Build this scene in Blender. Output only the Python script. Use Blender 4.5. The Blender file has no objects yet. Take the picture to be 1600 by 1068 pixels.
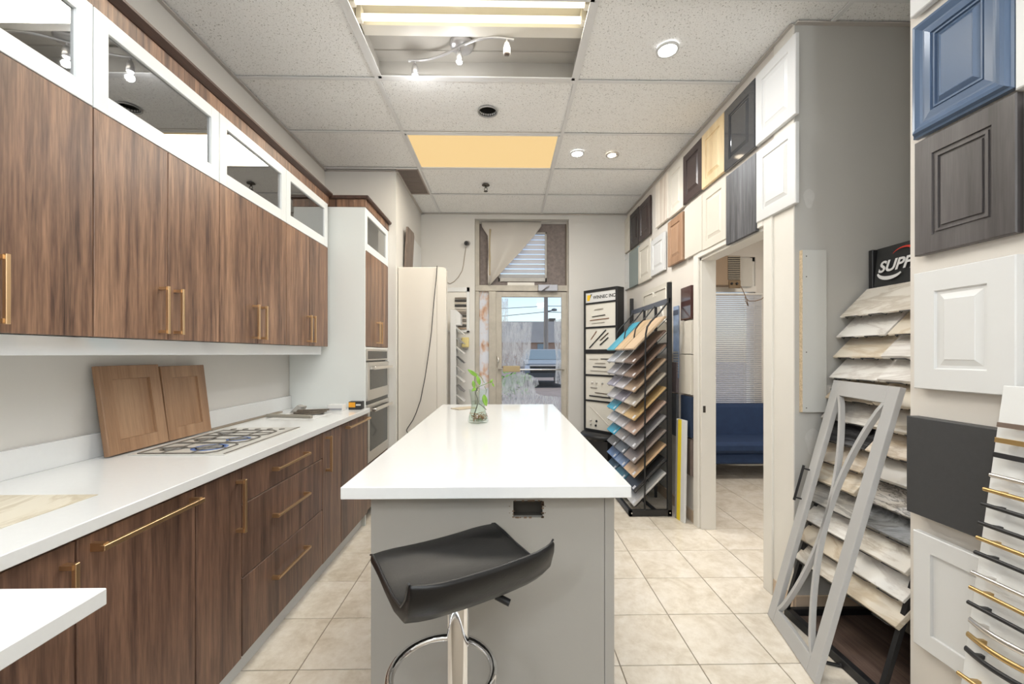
import bpy, bmesh, math, random
from mathutils import Vector, Matrix
random.seed(7)
R = math.radians
SC = bpy.context.scene
COL = SC.collection

# ------------------------------------------------------------------ camera, world, sun, exposure
HC = 1.32                      # camera height
F, PSI, CYP = 645.1, 0.0178, 552.8
cam = bpy.data.cameras.new('camera'); cam.sensor_width = 36.0
cam.lens = F / 1600 * 36; cam.shift_y = (CYP - 534) / 1600; cam.clip_start = 0.02; cam.clip_end = 400
camo = bpy.data.objects.new('camera', cam); COL.objects.link(camo)
camo.location = (0, 0, HC); camo.rotation_euler = (R(90), 0, -PSI)
SC.camera = camo
SC.view_settings.view_transform = 'Standard'; SC.view_settings.look = 'None'
SC.view_settings.gamma = 1.0; SC.view_settings.use_curve_mapping = False
SC.view_settings.exposure = 0.55
wd = bpy.data.worlds.new('sky_world'); SC.world = wd; wd.use_nodes = True
nt = wd.node_tree; nt.nodes.clear()
wo = nt.nodes.new('ShaderNodeOutputWorld'); wb = nt.nodes.new('ShaderNodeBackground')
sk = nt.nodes.new('ShaderNodeTexSky'); sk.sky_type = 'NISHITA'; sk.sun_disc = False
sk.sun_elevation = R(63); sk.sun_rotation = R(75); sk.air_density = 1.0; sk.dust_density = 1.5
wb.inputs[1].default_value = 0.17
nt.links.new(sk.outputs[0], wb.inputs[0]); nt.links.new(wb.outputs[0], wo.inputs[0])
sl = bpy.data.lights.new('sun', 'SUN'); sl.energy = 2.2; sl.angle = R(0.6); sl.color = (1, .95, .88)
so = bpy.data.objects.new('sun', sl); COL.objects.link(so); so.rotation_euler = (R(-27), 0, R(75)); so.location = (0, 12, 12)

# ------------------------------------------------------------------ pixel -> world helpers
def PX(x, y, X=None, Y=None, Z=None):
    a = (x - 800) / F; b = -(y - CYP) / F; c, s = math.cos(PSI), math.sin(PSI)
    d = Vector((a * c + s, -a * s + c, b))
    if X is not None: t = X / d.x
    elif Y is not None: t = Y / d.y
    else: t = (Z - HC) / d.z
    return Vector((0, 0, HC)) + d * t

# ------------------------------------------------------------------ materials
MATS = {}
def mat(name, col, rough=.5, metal=0., spec=.5, emis=None, estr=0., coat=0.):
    if name in MATS: return MATS[name]
    m = bpy.data.materials.new(name); m.use_nodes = True
    b = m.node_tree.nodes['Principled BSDF']
    b.inputs['Base Color'].default_value = (*col, 1); b.inputs['Roughness'].default_value = rough
    b.inputs['Metallic'].default_value = metal; b.inputs['Specular IOR Level'].default_value = spec
    b.inputs['Coat Weight'].default_value = coat; b.inputs['Coat Roughness'].default_value = .08
    if emis: b.inputs['Emission Color'].default_value = (*emis, 1); b.inputs['Emission Strength'].default_value = estr
    MATS[name] = m; return m
def srgb(r, g, b):
    f = lambda c: (c / 255 / 12.92) if c / 255 <= .04045 else ((c / 255 + .055) / 1.055) ** 2.4
    return (f(r), f(g), f(b))
def nn(m, t, **kw):
    n = m.node_tree.nodes.new(t)
    for k, v in kw.items(): setattr(n, k, v)
    return n
def ramp(m, stops, interp='LINEAR'):
    r = nn(m, 'ShaderNodeValToRGB'); e = r.color_ramp.elements; r.color_ramp.interpolation = interp
    while len(e) < len(stops): e.new(.5)
    for i, (p, c) in enumerate(stops): e[i].position = p; e[i].color = (*c, 1)
    return r
def coords(m, scale=(1, 1, 1), rnd=10.):
    tc = nn(m, 'ShaderNodeTexCoord'); oi = nn(m, 'ShaderNodeObjectInfo')
    mp = nn(m, 'ShaderNodeMapping'); mp.inputs['Scale'].default_value = scale
    L = m.node_tree.links
    mu = nn(m, 'ShaderNodeMath', operation='MULTIPLY'); mu.inputs[1].default_value = rnd
    L.new(oi.outputs['Random'], mu.inputs[0])
    ad = nn(m, 'ShaderNodeVectorMath', operation='ADD')
    L.new(tc.outputs['Object'], ad.inputs[0]); L.new(mu.outputs[0], ad.inputs[1]); L.new(ad.outputs[0], mp.inputs[0])
    return mp.outputs[0]
def noise(m, vec, scale, detail=4, rough=.55, dist=0.):
    n = nn(m, 'ShaderNodeTexNoise'); n.inputs['Scale'].default_value = scale; n.inputs['Detail'].default_value = detail
    n.inputs['Roughness'].default_value = rough; n.inputs['Distortion'].default_value = dist
    m.node_tree.links.new(vec, n.inputs['Vector']); return n.outputs['Fac']
def mixc(m, fac, a, b, mode='MIX'):
    x = nn(m, 'ShaderNodeMix', data_type='RGBA', blend_type=mode)
    L = m.node_tree.links
    if hasattr(fac, 'links') : L.new(fac, x.inputs[0])
    else: x.inputs[0].default_value = fac
    for i, v in ((6, a), (7, b)):
        if isinstance(v, tuple): x.inputs[i].default_value = (*v, 1)
        else: L.new(v, x.inputs[i])
    return x.outputs[2]
def bump(m, h, strength=.2, dist=.002):
    b = nn(m, 'ShaderNodeBump'); b.inputs['Strength'].default_value = strength; b.inputs['Distance'].default_value = dist
    m.node_tree.links.new(h, b.inputs['Height'])
    m.node_tree.links.new(b.outputs[0], m.node_tree.nodes['Principled BSDF'].inputs['Normal'])
def setc(m, c): m.node_tree.links.new(c, m.node_tree.nodes['Principled BSDF'].inputs['Base Color'])

def wood(name, dark, mid, light, rough=.35, grain=1.0, axis='Z', scale=1.0, coat=0.):
    if name in MATS: return MATS[name]
    m = mat(name, mid, rough, coat=coat)
    g = {'Z': (1, 1, .055), 'X': (.055, 1, 1), 'Y': (1, .055, 1)}[axis]
    v = coords(m, tuple(k * scale for k in g))
    n1 = noise(m, v, 9, 3, .5, 1.2); n2 = noise(m, v, 48, 5, .65, .3); n3 = noise(m, v, 210, 2, .5)
    r1 = ramp(m, [(.30, dark), (.48, mid), (.68, light)]); m.node_tree.links.new(n1, r1.inputs[0])
    r2 = ramp(m, [(.35, dark), (.62, light)]); m.node_tree.links.new(n2, r2.inputs[0])
    c = mixc(m, .5 * grain, r1.outputs[0], r2.outputs[0])
    r3 = ramp(m, [(.35, tuple(k * .72 for k in (1, 1, 1))), (.6, (1.06, 1.06, 1.06))]); m.node_tree.links.new(n3, r3.inputs[0])
    c = mixc(m, .8 * grain, c, r3.outputs[0], 'MULTIPLY')
    setc(m, c); bump(m, n2, .05); return m

def painted(name, col, rough=.6, var=.06, scale=3., bstr=.06, spec=.4):
    if name in MATS: return MATS[name]
    m = mat(name, col, rough, spec=spec); v = coords(m, (1, 1, 1), 7)
    n = noise(m, v, scale, 5, .6); r = ramp(m, [(.3, tuple(k * (1 - var) for k in col)), (.7, tuple(min(1, k * (1 + var)) for k in col))])
    m.node_tree.links.new(n, r.inputs[0]); setc(m, r.outputs[0])
    n2 = noise(m, v, 160, 2); bump(m, n2, bstr, .001); return m

def glassmat(name, tint=(1, 1, 1), gloss=.1, rough=0.0):
    if name in MATS: return MATS[name]
    m = bpy.data.materials.new(name); m.use_nodes = True; t = m.node_tree; t.nodes.clear()
    o = t.nodes.new('ShaderNodeOutputMaterial'); tr = t.nodes.new('ShaderNodeBsdfTransparent'); gl = t.nodes.new('ShaderNodeBsdfGlossy')
    tr.inputs[0].default_value = (*tint, 1); gl.inputs['Roughness'].default_value = rough
    fr = t.nodes.new('ShaderNodeLayerWeight'); fr.inputs[0].default_value = .5
    pw = t.nodes.new('ShaderNodeMath'); pw.operation = 'POWER'; pw.inputs[1].default_value = 4.0
    ml = t.nodes.new('ShaderNodeMath'); ml.operation = 'MULTIPLY'; ml.inputs[1].default_value = .5
    t.links.new(fr.outputs['Facing'], pw.inputs[0]); t.links.new(pw.outputs[0], ml.inputs[0])
    ad = t.nodes.new('ShaderNodeMath'); ad.operation = 'ADD'; ad.inputs[1].default_value = gloss; ad.use_clamp = True
    mx = t.nodes.new('ShaderNodeMixShader')
    t.links.new(ml.outputs[0], ad.inputs[0]); t.links.new(ad.outputs[0], mx.inputs[0]); t.links.new(tr.outputs[0], mx.inputs[1]); t.links.new(gl.outputs[0], mx.inputs[2])
    t.links.new(mx.outputs[0], o.inputs[0]); MATS[name] = m; return m

WALNUT = wood('walnut', srgb(58, 39, 33), srgb(112, 82, 66), srgb(164, 128, 102), .38)
WALNUT2 = wood('walnut_base', srgb(62, 43, 38), srgb(104, 77, 65), srgb(143, 110, 90), .35)
WHITE_GLOSS = painted('white_lacquer', srgb(226, 229, 230), .22, .01, 2, .0)
QUARTZ = painted('white_quartz', srgb(224, 225, 225), .09, .012, 60, .0, .5)
GOLD = mat('brushed_gold', srgb(218, 186, 146), .36, 1.0)
GOLDD = mat('gold_satin', srgb(200, 170, 118), .35, 1.0)
CHROME = mat('chrome', (.82, .82, .83), .07, 1.0)
STEEL = mat('stainless', (.72, .70, .67), .3, 1.0)
NICKEL = mat('nickel', (.72, .69, .66), .28, 1.0)
BLACKM = mat('black_metal', srgb(34, 34, 36), .42, .0)
BLACKG = mat('black_gloss', srgb(30, 32, 33), .12)
OVENGL = mat('oven_glass', srgb(62, 64, 62), .1)
LEATHER = painted('black_leatherette', srgb(17, 17, 18), .36, .1, 30, .25)
WALL_L = painted('wall_paint_greige', srgb(212, 209, 204), .7, .015, 2.0, .1)
WALL_R = painted('wall_paint_cream', srgb(218, 212, 204), .7, .02, 2.0, .1)
WALL_G = painted('wall_paint_gray', srgb(186, 184, 179), .7, .02, 1.5, .12)
TRIMW = painted('trim_white', srgb(226, 222, 214), .45, .02, 4)
CREAM = painted('cream_lacquer', srgb(215, 209, 198), .4, .02, 4)
WHITE_D = painted('white_door_paint', srgb(218, 218, 217), .38, .01, 4)
PLASTICB = painted('beige_enamel', srgb(216, 210, 200), .4, .015, 2)
GREYD = painted('grey_door_paint', srgb(182, 181, 180), .45, .02, 4)
GREYM = painted('island_panel', srgb(158, 155, 149), .45, .015, 2)

def tile_mat():
    m = mat('floor_tile_ceramic', srgb(216, 203, 184), .2)
    v = coords(m, (1, 1, 1), 40)
    n = noise(m, v, 5, 6, .65, .6); n2 = noise(m, v, 24, 5, .7)
    r = ramp(m, [(.28, srgb(208, 196, 178)), (.5, srgb(230, 221, 207)), (.72, srgb(240, 233, 223))]); m.node_tree.links.new(n, r.inputs[0])
    r2 = ramp(m, [(.35, (.86, .83, .79)), (.6, (1, 1, 1))]); m.node_tree.links.new(n2, r2.inputs[0])
    setc(m, mixc(m, .7, r.outputs[0], r2.outputs[0], 'MULTIPLY')); bump(m, n2, .04); return m
TILE = tile_mat()
GROUT = mat('grout', srgb(150, 138, 122), .9)
def ceil_mat():
    m = mat('ceiling_tile_fissured', srgb(226, 225, 222), .9, spec=.1)
    v = coords(m, (1, 1, 1), 20)
    n = noise(m, v, 135, 3, .65, .8)
    r = ramp(m, [(.345, srgb(160, 157, 153)), (.41, srgb(246, 246, 245))]); m.node_tree.links.new(n, r.inputs[0])
    n2 = noise(m, v, 260, 2, .5); r2 = ramp(m, [(.3, (.9, .9, .9)), (.5, (1, 1, 1))]); m.node_tree.links.new(n2, r2.inputs[0])
    setc(m, mixc(m, .6, r.outputs[0], r2.outputs[0], 'MULTIPLY')); bump(m, n, .25); return m
CEILT = ceil_mat()
TEE = mat('tee_white', srgb(226, 226, 226), .5)
GLASS = glassmat('clear_glass', (.97, .98, .98), .012)
GLASSD = glassmat('cabinet_glass', (.42, .43, .42), .42)

# ------------------------------------------------------------------ mesh builder
class MB:
    def __init__(s): s.v = []; s.f = []; s.sm = []
    def add(s, verts, faces, smooth=False):
        o = len(s.v); s.v += [Vector(q) for q in verts]; s.f += [tuple(i + o for i in f) for f in faces]; s.sm += [smooth] * len(faces); return s
    def bm(s, bm, smooth=False, M=None):
        bm.verts.index_update(); s.add([(M @ q.co if M else q.co.copy()) for q in bm.verts], [[q.index for q in f.verts] for f in bm.faces], smooth); bm.free(); return s
    def box(s, x0, x1, y0, y1, z0, z1, bev=0., M=None):
        x0, x1 = min(x0, x1), max(x0, x1); y0, y1 = min(y0, y1), max(y0, y1); z0, z1 = min(z0, z1), max(z0, z1)
        b = bmesh.new(); bmesh.ops.create_cube(b, size=1)
        for q in b.verts: q.co = Vector(((x0 + x1) / 2 + q.co.x * (x1 - x0), (y0 + y1) / 2 + q.co.y * (y1 - y0), (z0 + z1) / 2 + q.co.z * (z1 - z0)))
        if bev: bmesh.ops.bevel(b, geom=b.edges[:], offset=min(bev, .45 * min(x1 - x0, y1 - y0, z1 - z0)), segments=1, affect='EDGES', profile=.5)
        return s.bm(b, False, M)
    def bar(s, p, q, w, h, up=(0, 0, 1), bev=0.):
        p, q = Vector(p), Vector(q); d = (q - p); L = d.length; d.normalize(); up = Vector(up)
        if abs(d.dot(up)) > .98: up = Vector((0, 1, 0))
        x = d.cross(up).normalized(); z = x.cross(d).normalized()
        M = Matrix(((x.x, d.x, z.x, p.x), (x.y, d.y, z.y, p.y), (x.z, d.z, z.z, p.z), (0, 0, 0, 1)))
        return s.box(-w / 2, w / 2, 0, L, -h / 2, h / 2, bev, M)
    def tube(s, pts, r, seg=10, smooth=True, closed=False, caps=True):
        pts = [Vector(p) for p in pts]; n = len(pts); rs = r if isinstance(r, (list, tuple)) else [r] * n
        vs = []; fs = []; prev = None
        for i, p in enumerate(pts):
            if closed: t = pts[(i + 1) % n] - pts[i - 1]
            else: t = pts[min(i + 1, n - 1)] - pts[max(i - 1, 0)]
            t.normalize()
            a = prev if prev is not None else (Vector((0, 0, 1)) if abs(t.z) < .9 else Vector((1, 0, 0)))
            a = (a - t * a.dot(t)); a = a.normalized() if a.length > 1e-6 else t.orthogonal().normalized()
            prev = a; b = t.cross(a)
            for k in range(seg):
                an = 2 * math.pi * k / seg; vs.append(p + (a * math.cos(an) + b * math.sin(an)) * rs[i])
        m = n if closed else n - 1
        for i in range(m):
            for k in range(seg):
                j = (i + 1) % n; fs.append((i * seg + k, i * seg + (k + 1) % seg, j * seg + (k + 1) % seg, j * seg + k))
        s.add(vs, fs, smooth)
        if caps and not closed:
            s.add(vs[:seg][::-1], [tuple(range(seg))]); s.add(vs[-seg:], [tuple(range(seg))])
        return s
    def lathe(s, prof, c=(0, 0, 0), seg=24, smooth=True, caps=True):
        c = Vector(c); vs = []; fs = []; n = len(prof)
        for r, z in prof:
            for k in range(seg):
                a = 2 * math.pi * k / seg; vs.append(c + Vector((r * math.cos(a), r * math.sin(a), z)))
        for i in range(n - 1):
            for k in range(seg): fs.append((i * seg + k, i * seg + (k + 1) % seg, (i + 1) * seg + (k + 1) % seg, (i + 1) * seg + k))
        s.add(vs, fs, smooth)
        if caps and prof[0][0] > 1e-4: s.add(vs[:seg][::-1], [tuple(range(seg))])
        if caps and prof[-1][0] > 1e-4: s.add(vs[-seg:], [tuple(range(seg))])
        return s
    def prism(s, poly, d, M=None):
        d = Vector(d); n = len(poly); vs = [Vector(p) for p in poly]; vs += [p + d for p in vs]
        if M: vs = [M @ q for q in vs]
        s.add(vs, [tuple(range(n))[::-1], tuple(range(n, 2 * n))] + [(i, (i + 1) % n, (i + 1) % n + n, i + n) for i in range(n)]); return s
    def grid(s, fn, nu, nv, smooth=True):
        vs = [fn(i / nu, j / nv) for j in range(nv + 1) for i in range(nu + 1)]
        fs = [(j * (nu + 1) + i, j * (nu + 1) + i + 1, (j + 1) * (nu + 1) + i + 1, (j + 1) * (nu + 1) + i) for j in range(nv) for i in range(nu)]
        return s.add(vs, fs, smooth)
    def rings(s, w, h, rs, cap=True, x0=None):
        """nested rectangles on a door: local x across (centred), z up from 0, front toward -y; rs = [(inset, out)]"""
        vs = []; fs = []
        for ins, out in rs:
            vs += [(-w / 2 + ins, -out, ins), (w / 2 - ins, -out, ins), (w / 2 - ins, -out, h - ins), (-w / 2 + ins, -out, h - ins)]
        for i in range(len(rs) - 1):
            for k in range(4): fs.append((i * 4 + k, i * 4 + (k + 1) % 4, i * 4 + 4 + (k + 1) % 4, i * 4 + 4 + k))
        n = len(rs) - 1
        if cap: fs.append((n * 4, n * 4 + 1, n * 4 + 2, n * 4 + 3))
        return s.add(vs, fs)
    def mesh(s, name):
        me = bpy.data.meshes.new(name); me.from_pydata(s.v, [], s.f); me.validate(); me.update()
        if any(s.sm) and len(me.polygons) == len(s.sm): me.polygons.foreach_set('use_smooth', s.sm)
        b = bmesh.new(); b.from_mesh(me); bmesh.ops.recalc_face_normals(b, faces=b.faces[:]); b.to_mesh(me); b.free()
        return me
    def build(s, name, m, parent=None, world=False):
        if world and parent is not None:
            I = WM[parent.name].inverted()
            s.v = [I @ q for q in s.v]
        return link(name, s.mesh(name), m, parent)
WM = {}
def link(name, me, m, parent=None, M=None):
    o = bpy.data.objects.new(name, me); COL.objects.link(o)
    if m is not None and len(me.materials) == 0: me.materials.append(m)
    if parent is not None: o.parent = parent; WM[o.name] = WM[parent.name] @ (M or Matrix())
    else: WM[o.name] = M or Matrix()
    if M is not None: o.matrix_local = M
    return o
def thing(name, label, cat, loc=(0, 0, 0), rz=0., M=None, group=None):
    o = bpy.data.objects.new(name, None); COL.objects.link(o); o.empty_display_size = .05
    M = M if M is not None else Matrix.Translation(loc) @ Matrix.Rotation(rz, 4, 'Z')
    o.matrix_world = M; WM[o.name] = M.copy(); tag(o, label, cat, group); return o
def tag(o, label, cat, group=None):
    o['label'] = label; o['category'] = cat; o['kind'] = 'thing'
    if group: o['group'] = group
    return o
def single(name, label, cat, mb, m, loc=(0, 0, 0), rz=0., M=None, group=None):
    M = M if M is not None else Matrix.Translation(loc) @ Matrix.Rotation(rz, 4, 'Z')
    o = link(name, mb.mesh(name), m, None, M); o.matrix_world = M; return tag(o, label, cat, group)
def wsingle(name, label, cat, mb, m, group=None):
    """one-mesh thing whose builder is in world coordinates: origin moved to its base"""
    lo = Vector((min(q.x for q in mb.v), min(q.y for q in mb.v), min(q.z for q in mb.v))); hi = Vector((max(q.x for q in mb.v), max(q.y for q in mb.v), 0))
    c = Vector(((lo.x + hi.x) / 2, (lo.y + hi.y) / 2, lo.z)); mb.v = [q - c for q in mb.v]
    return single(name, label, cat, mb, m, c, group=group)
def struct(name, mb, m, label=None):
    o = link(name, mb.mesh(name), m); o['kind'] = 'structure'
    if label: o['label'] = label
    return o
def text(name, s, size, m, parent, M, align='LEFT', shear=0., bold=0., sx=1.):
    cu = bpy.data.curves.new(name, 'FONT'); cu.body = s; cu.size = size; cu.align_x = align; cu.extrude = .0006; cu.shear = shear; cu.offset = bold
    t = bpy.data.objects.new(name, cu); COL.objects.link(t)
    me = bpy.data.meshes.new_from_object(t.evaluated_get(bpy.context.evaluated_depsgraph_get()))
    bpy.data.objects.remove(t); me.transform(M @ Matrix.Diagonal((sx, 1, 1, 1))); me.materials.clear()
    return link(name, me, m, parent)

# ------------------------------------------------------------------ the room shell
H = 3.0; XL, XR, YB = -1.65, 1.48, 4.97
NX = 2.45                                     # back of the niche
TS = .338; TX0, TY0 = .828, 2.081              # tile module and one joint crossing
fl = struct('floor', MB().box(-1.9, 4.0, -2.4, 5.12, -.08, -.004), GROUT, 'beige ceramic tile floor with thin grey joints')
tm = MB().box(-TS / 2 + .0022, TS / 2 - .0022, -TS / 2 + .0022, TS / 2 - .0022, -.004, 0, .0012).mesh('tile'); tm.materials.append(TILE)
ix0 = math.floor((-1.7 - TX0) / TS); ix1 = math.ceil((3.8 - TX0) / TS); iy0 = math.floor((.75 - TY0) / TS); iy1 = math.ceil((5.0 - TY0) / TS)
for iy in range(iy0, iy1):
    for ix in range(ix0, ix1):
        x = TX0 + (ix + .5) * TS; y = TY0 + (iy + .5) * TS
        if x < -1.2 or y > 5.0: continue
        if y < 2.0 and x > 2.5: continue
        if x > 1.75 and y > 2.2 and x > 3.5: continue
        if -.36 < x < .28 and 1.6 < y < 3.1: continue
        link('tile', tm, TILE, fl, Matrix.Translation((x, y, 0)))
# left wall, box-out, storefront wall, right wall with doorway, niche, pier, wall behind
struct('wall_left', MB().box(-1.8, XL, -2.4, 3.82, 0, H + .15), WALL_L)
struct('wall_alcove', MB().box(-1.8, -1.0, 3.82, YB + .15, 0, H + .15), WALL_L, 'boxed-out wall beyond the oven cabinet')
OX0, OX1 = -.36, .775; OZ = 2.945
struct('wall_back', MB().box(-1.0, OX0, YB, YB + .15, 0, H + .15).box(OX1, 1.59, YB, YB + .15, 0, H + .15).box(OX0, OX1, YB, YB + .15, OZ, H + .15), WALL_L)
DY0, DY1, DZ = 2.31, 3.10, 2.045
struct('wall_right', MB().box(XR, XR + .11, 2.19, DY0, 0, H + .15).box(XR, XR + .11, DY1, YB, 0, H + .15).box(XR, XR + .11, DY0, DY1, DZ, H + .15), WALL_R)
struct('wall_niche', MB().box(XR, NX + .1, 2.08, 2.19, 0, H + .15).box(NX, NX + .1, 1.48, 2.08, 0, H + .15), WALL_G, 'grey wall of the niche beside the doorway')
struct('wall_pier', MB().box(XR, NX + .1, -2.4, 1.48, 0, H + .15), WALL_R, 'cream wall carrying the near sample doors')
struct('wall_behind', MB().box(-1.8, NX, -2.5, -2.4, 0, H + .15), WALL_L)
struct('wall_office', MB().box(3.75, 3.85, 2.19, YB, 0, H + .15).box(NX + .1, 3.75, 2.10, 2.19, 0, H + .15), WALL_R, 'cream walls of the small room behind the doorway')
WX0, WX1, WZ0, WZ1 = 1.9, 3.05, .62, 2.50
struct('wall_office_front', MB().box(1.59, WX0, YB, YB + .12, 0, H).box(WX1, 3.85, YB, YB + .12, 0, H).box(WX0, WX1, YB, YB + .12, 0, WZ0).box(WX0, WX1, YB, YB + .12, WZ1, H), WALL_R)
struct('ceiling_office', MB().box(1.59, 3.85, 2.19, YB + .1, 2.85, 2.9), WALL_R)
# skirting of tan tile along the right wall
SKT = painted('tan_skirting', srgb(206, 184, 160), .4, .08, 12)
struct('baseboard_right', MB().box(XR - .01, XR, 3.17, YB, 0, .09).box(XR - .01, XR, 2.08, 2.235, 0, .09).box(XR - .01, XR, -.5, 1.48, 0, .09).box(XR, NX, 2.07, 2.08, 0, .09), SKT)
struct('baseboard_back', MB().box(OX1, 1.48, YB - .01, YB, 0, .09).box(-1.0, OX0, YB - .01, YB, 0, .09), TRIMW)
# doorway: casing and jamb lining
dc = MB().box(XR - .018, XR, DY1, DY1 + .075, 0, DZ + .07, .003).box(XR - .018, XR, DY0 - .075, DY0, 0, DZ + .07, .003).box(XR - .02, XR, DY0, DY1, DZ, DZ + .07, .003)
d1 = struct('trim_1', dc, TRIMW, 'cream casing around the doorway to the small room')
MB().box(XR, XR + .11, DY1 - .02, DY1, 0, DZ).box(XR, XR + .11, DY0, DY0 + .02, 0, DZ).box(XR, XR + .11, DY0, DY1, DZ - .02, DZ).build('jamb', TRIMW, d1)
MB().box(XR + .012, XR + .03, DY1 - .024, DY1 - .02, .88, .93).build('strike_plate', mat('dark_steel', (.12, .11, .1), .4, 1), d1)
# wall strip between near casing and niche corner (slightly proud white board)
struct('trim_2', MB().box(XR - .006, XR, 2.08, 2.235, .09, H), TRIMW, 'narrow white wall strip between doorway and niche')

# ---- ceiling: T-grid with lay-in tiles
ce = struct('ceiling', MB().box(-1.8, NX + .1, -2.4, YB + .15, H + .13, H + .16), mat('plenum', (.05, .05, .05), .9), 'suspended white ceiling of fissured tiles in a metal grid')
GX = [XL, -.778, .441, 1.660, NX]; GY0 = 2.542; GP = .6096
GY = [GY0 + k * GP for k in range(-8, 4)] + [YB]
HOLE = PX(762, 175, Z=H)
def plate_hole(x0, x1, y0, y1, cx, cy, r, z0, z1, seg=24):
    mb = MB(); c = []; o = []
    for k in range(seg):
        a = 2 * math.pi * (k + .5) / seg; dx, dy = math.cos(a), math.sin(a)
        c.append((cx + r * dx, cy + r * dy))
        t = min(((x1 - cx) / dx if dx > 0 else (x0 - cx) / dx), ((y1 - cy) / dy if dy > 0 else (y0 - cy) / dy)); o.append((cx + dx * t, cy + dy * t))
    # snap the nearest outer points to the corners
    for q in ((x0, y0), (x0, y1), (x1, y0), (x1, y1)):
        i = min(range(seg), key=lambda k: (o[k][0] - q[0]) ** 2 + (o[k][1] - q[1]) ** 2); o[i] = q
    V = [(*p, z0) for p in c] + [(*p, z0) for p in o] + [(*p, z1) for p in c] + [(*p, z1) for p in o]; Fs = []
    for k in range(seg):
        j = (k + 1) % seg
        Fs += [(k, j, seg + j, seg + k), (2 * seg + k, 3 * seg + k, 3 * seg + j, 2 * seg + j), (k, 2 * seg + k, 2 * seg + j, j)]
    return mb.add(V, Fs)
TROFF = {(1, 7): 'open', (1, 9): 'lens', (1, 4): 'lens', (1, 1): 'lens'}   # cells with light fittings; the two out of view are added for brightness
for i in range(4):
    for j in range(len(GY) - 1):
        x0, x1, y0, y1 = GX[i] + .004, GX[i + 1] - .004, GY[j] + .004, GY[j + 1] - .004
        if i == 3 and y0 > 2.1: continue
        if i == 3: y1 = min(y1, 2.08)
        if i == 2 and y0 > 2.0: x1 = XR
        if (i, j) in TROFF: continue
        if i == 0 and y0 > 3.75: x0 = -1.0
        if i == 0 and j == 10: continue                       # vent grille sits here
        if x1 - x0 < .05 or y1 - y0 < .03: continue
        if x0 < HOLE.x < x1 and y0 < HOLE.y < y1: mb = plate_hole(x0, x1, y0, y1, HOLE.x, HOLE.y, .062, H + .010, H + .024)
        else: mb = MB().box(x0, x1, y0, y1, H + .010, H + .024)
        mb.build('ceiling_tile', CEILT, ce)
for x in GX[1:4]:
    y1 = 2.08 if x > 1.5 else YB
    MB().box(x - .012, x + .012, -2.4, y1, H, H + .004).box(x - .001, x + .001, -2.4, y1, H + .004, H + .04).build('grid_tee', TEE, ce)
for j, y in enumerate(GY[:-1]):
    for i in range(4):
        x0, x1 = GX[i] + .012, GX[i + 1] - .012
        if i == 3 and y > 2.1: continue
        if i == 2 and y > 2.09: x1 = XR
        if i == 0 and y > 3.8: x0 = -1.0
        MB().box(x0, x1, y - .012, y + .012, H, H + .004).build('cross_tee', TEE, ce)
wa = MB().box(XL, XL + .022, -2.4, 3.82, H - .004, H + .003).box(-1.0, -.978, 3.82, YB, H - .004, H + .003).box(XR - .022, XR, 2.08, YB, H - .004, H + .003)
wa.box(XL, -1.0, 3.798, 3.82, H - .004, H + .003).box(-1.0, XR, YB - .022, YB, H - .004, H + .003).box(XR, NX, 2.058, 2.08, H - .004, H + .003)
wa.build('wall_angle', mat('wall_angle_grey', srgb(190, 184, 178), .6), ce)

# ---- ceiling fittings
EM_Y = mat('diffuser_lit', srgb(120, 110, 90), .5, emis=srgb(250, 212, 146), estr=.58)
EM_W = mat('lamp_white', (1, 1, 1), .5, emis=(1, 1, 1), estr=22)
EM_T = mat('tube_lit', (1, 1, 1), .5, emis=srgb(255, 240, 196), estr=1.5)
PAN = painted('fitting_pan_metal', srgb(176, 172, 165), .35, .04, 3)
def area(name, loc, sx, sy, e, col=(1, 1, 1), parent=None, shape='RECTANGLE', rot=(0, 0, 0)):
    l = bpy.data.lights.new(name, 'AREA'); l.shape = shape; l.size = sx; l.size_y = sy; l.energy = e; l.color = col
    o = bpy.data.objects.new(name, l); COL.objects.link(o); o.rotation_euler = rot
    if parent is not None: o.parent = parent; o.location = WM[parent.name].inverted() @ Vector(loc)
    else: o.location = loc
    return o
LABL = {(1, 9): 'yellowed lit ceiling light panel behind the dark open hole', (1, 4): 'added lit ceiling panel, unseen overhead behind the viewpoint', (2, 2): 'lit ceiling light panel toward the rear right', (1, 1): 'added lit ceiling panel, unseen at the rear of the room', (2, 5): 'lit ceiling light panel over the near right aisle'}
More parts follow.
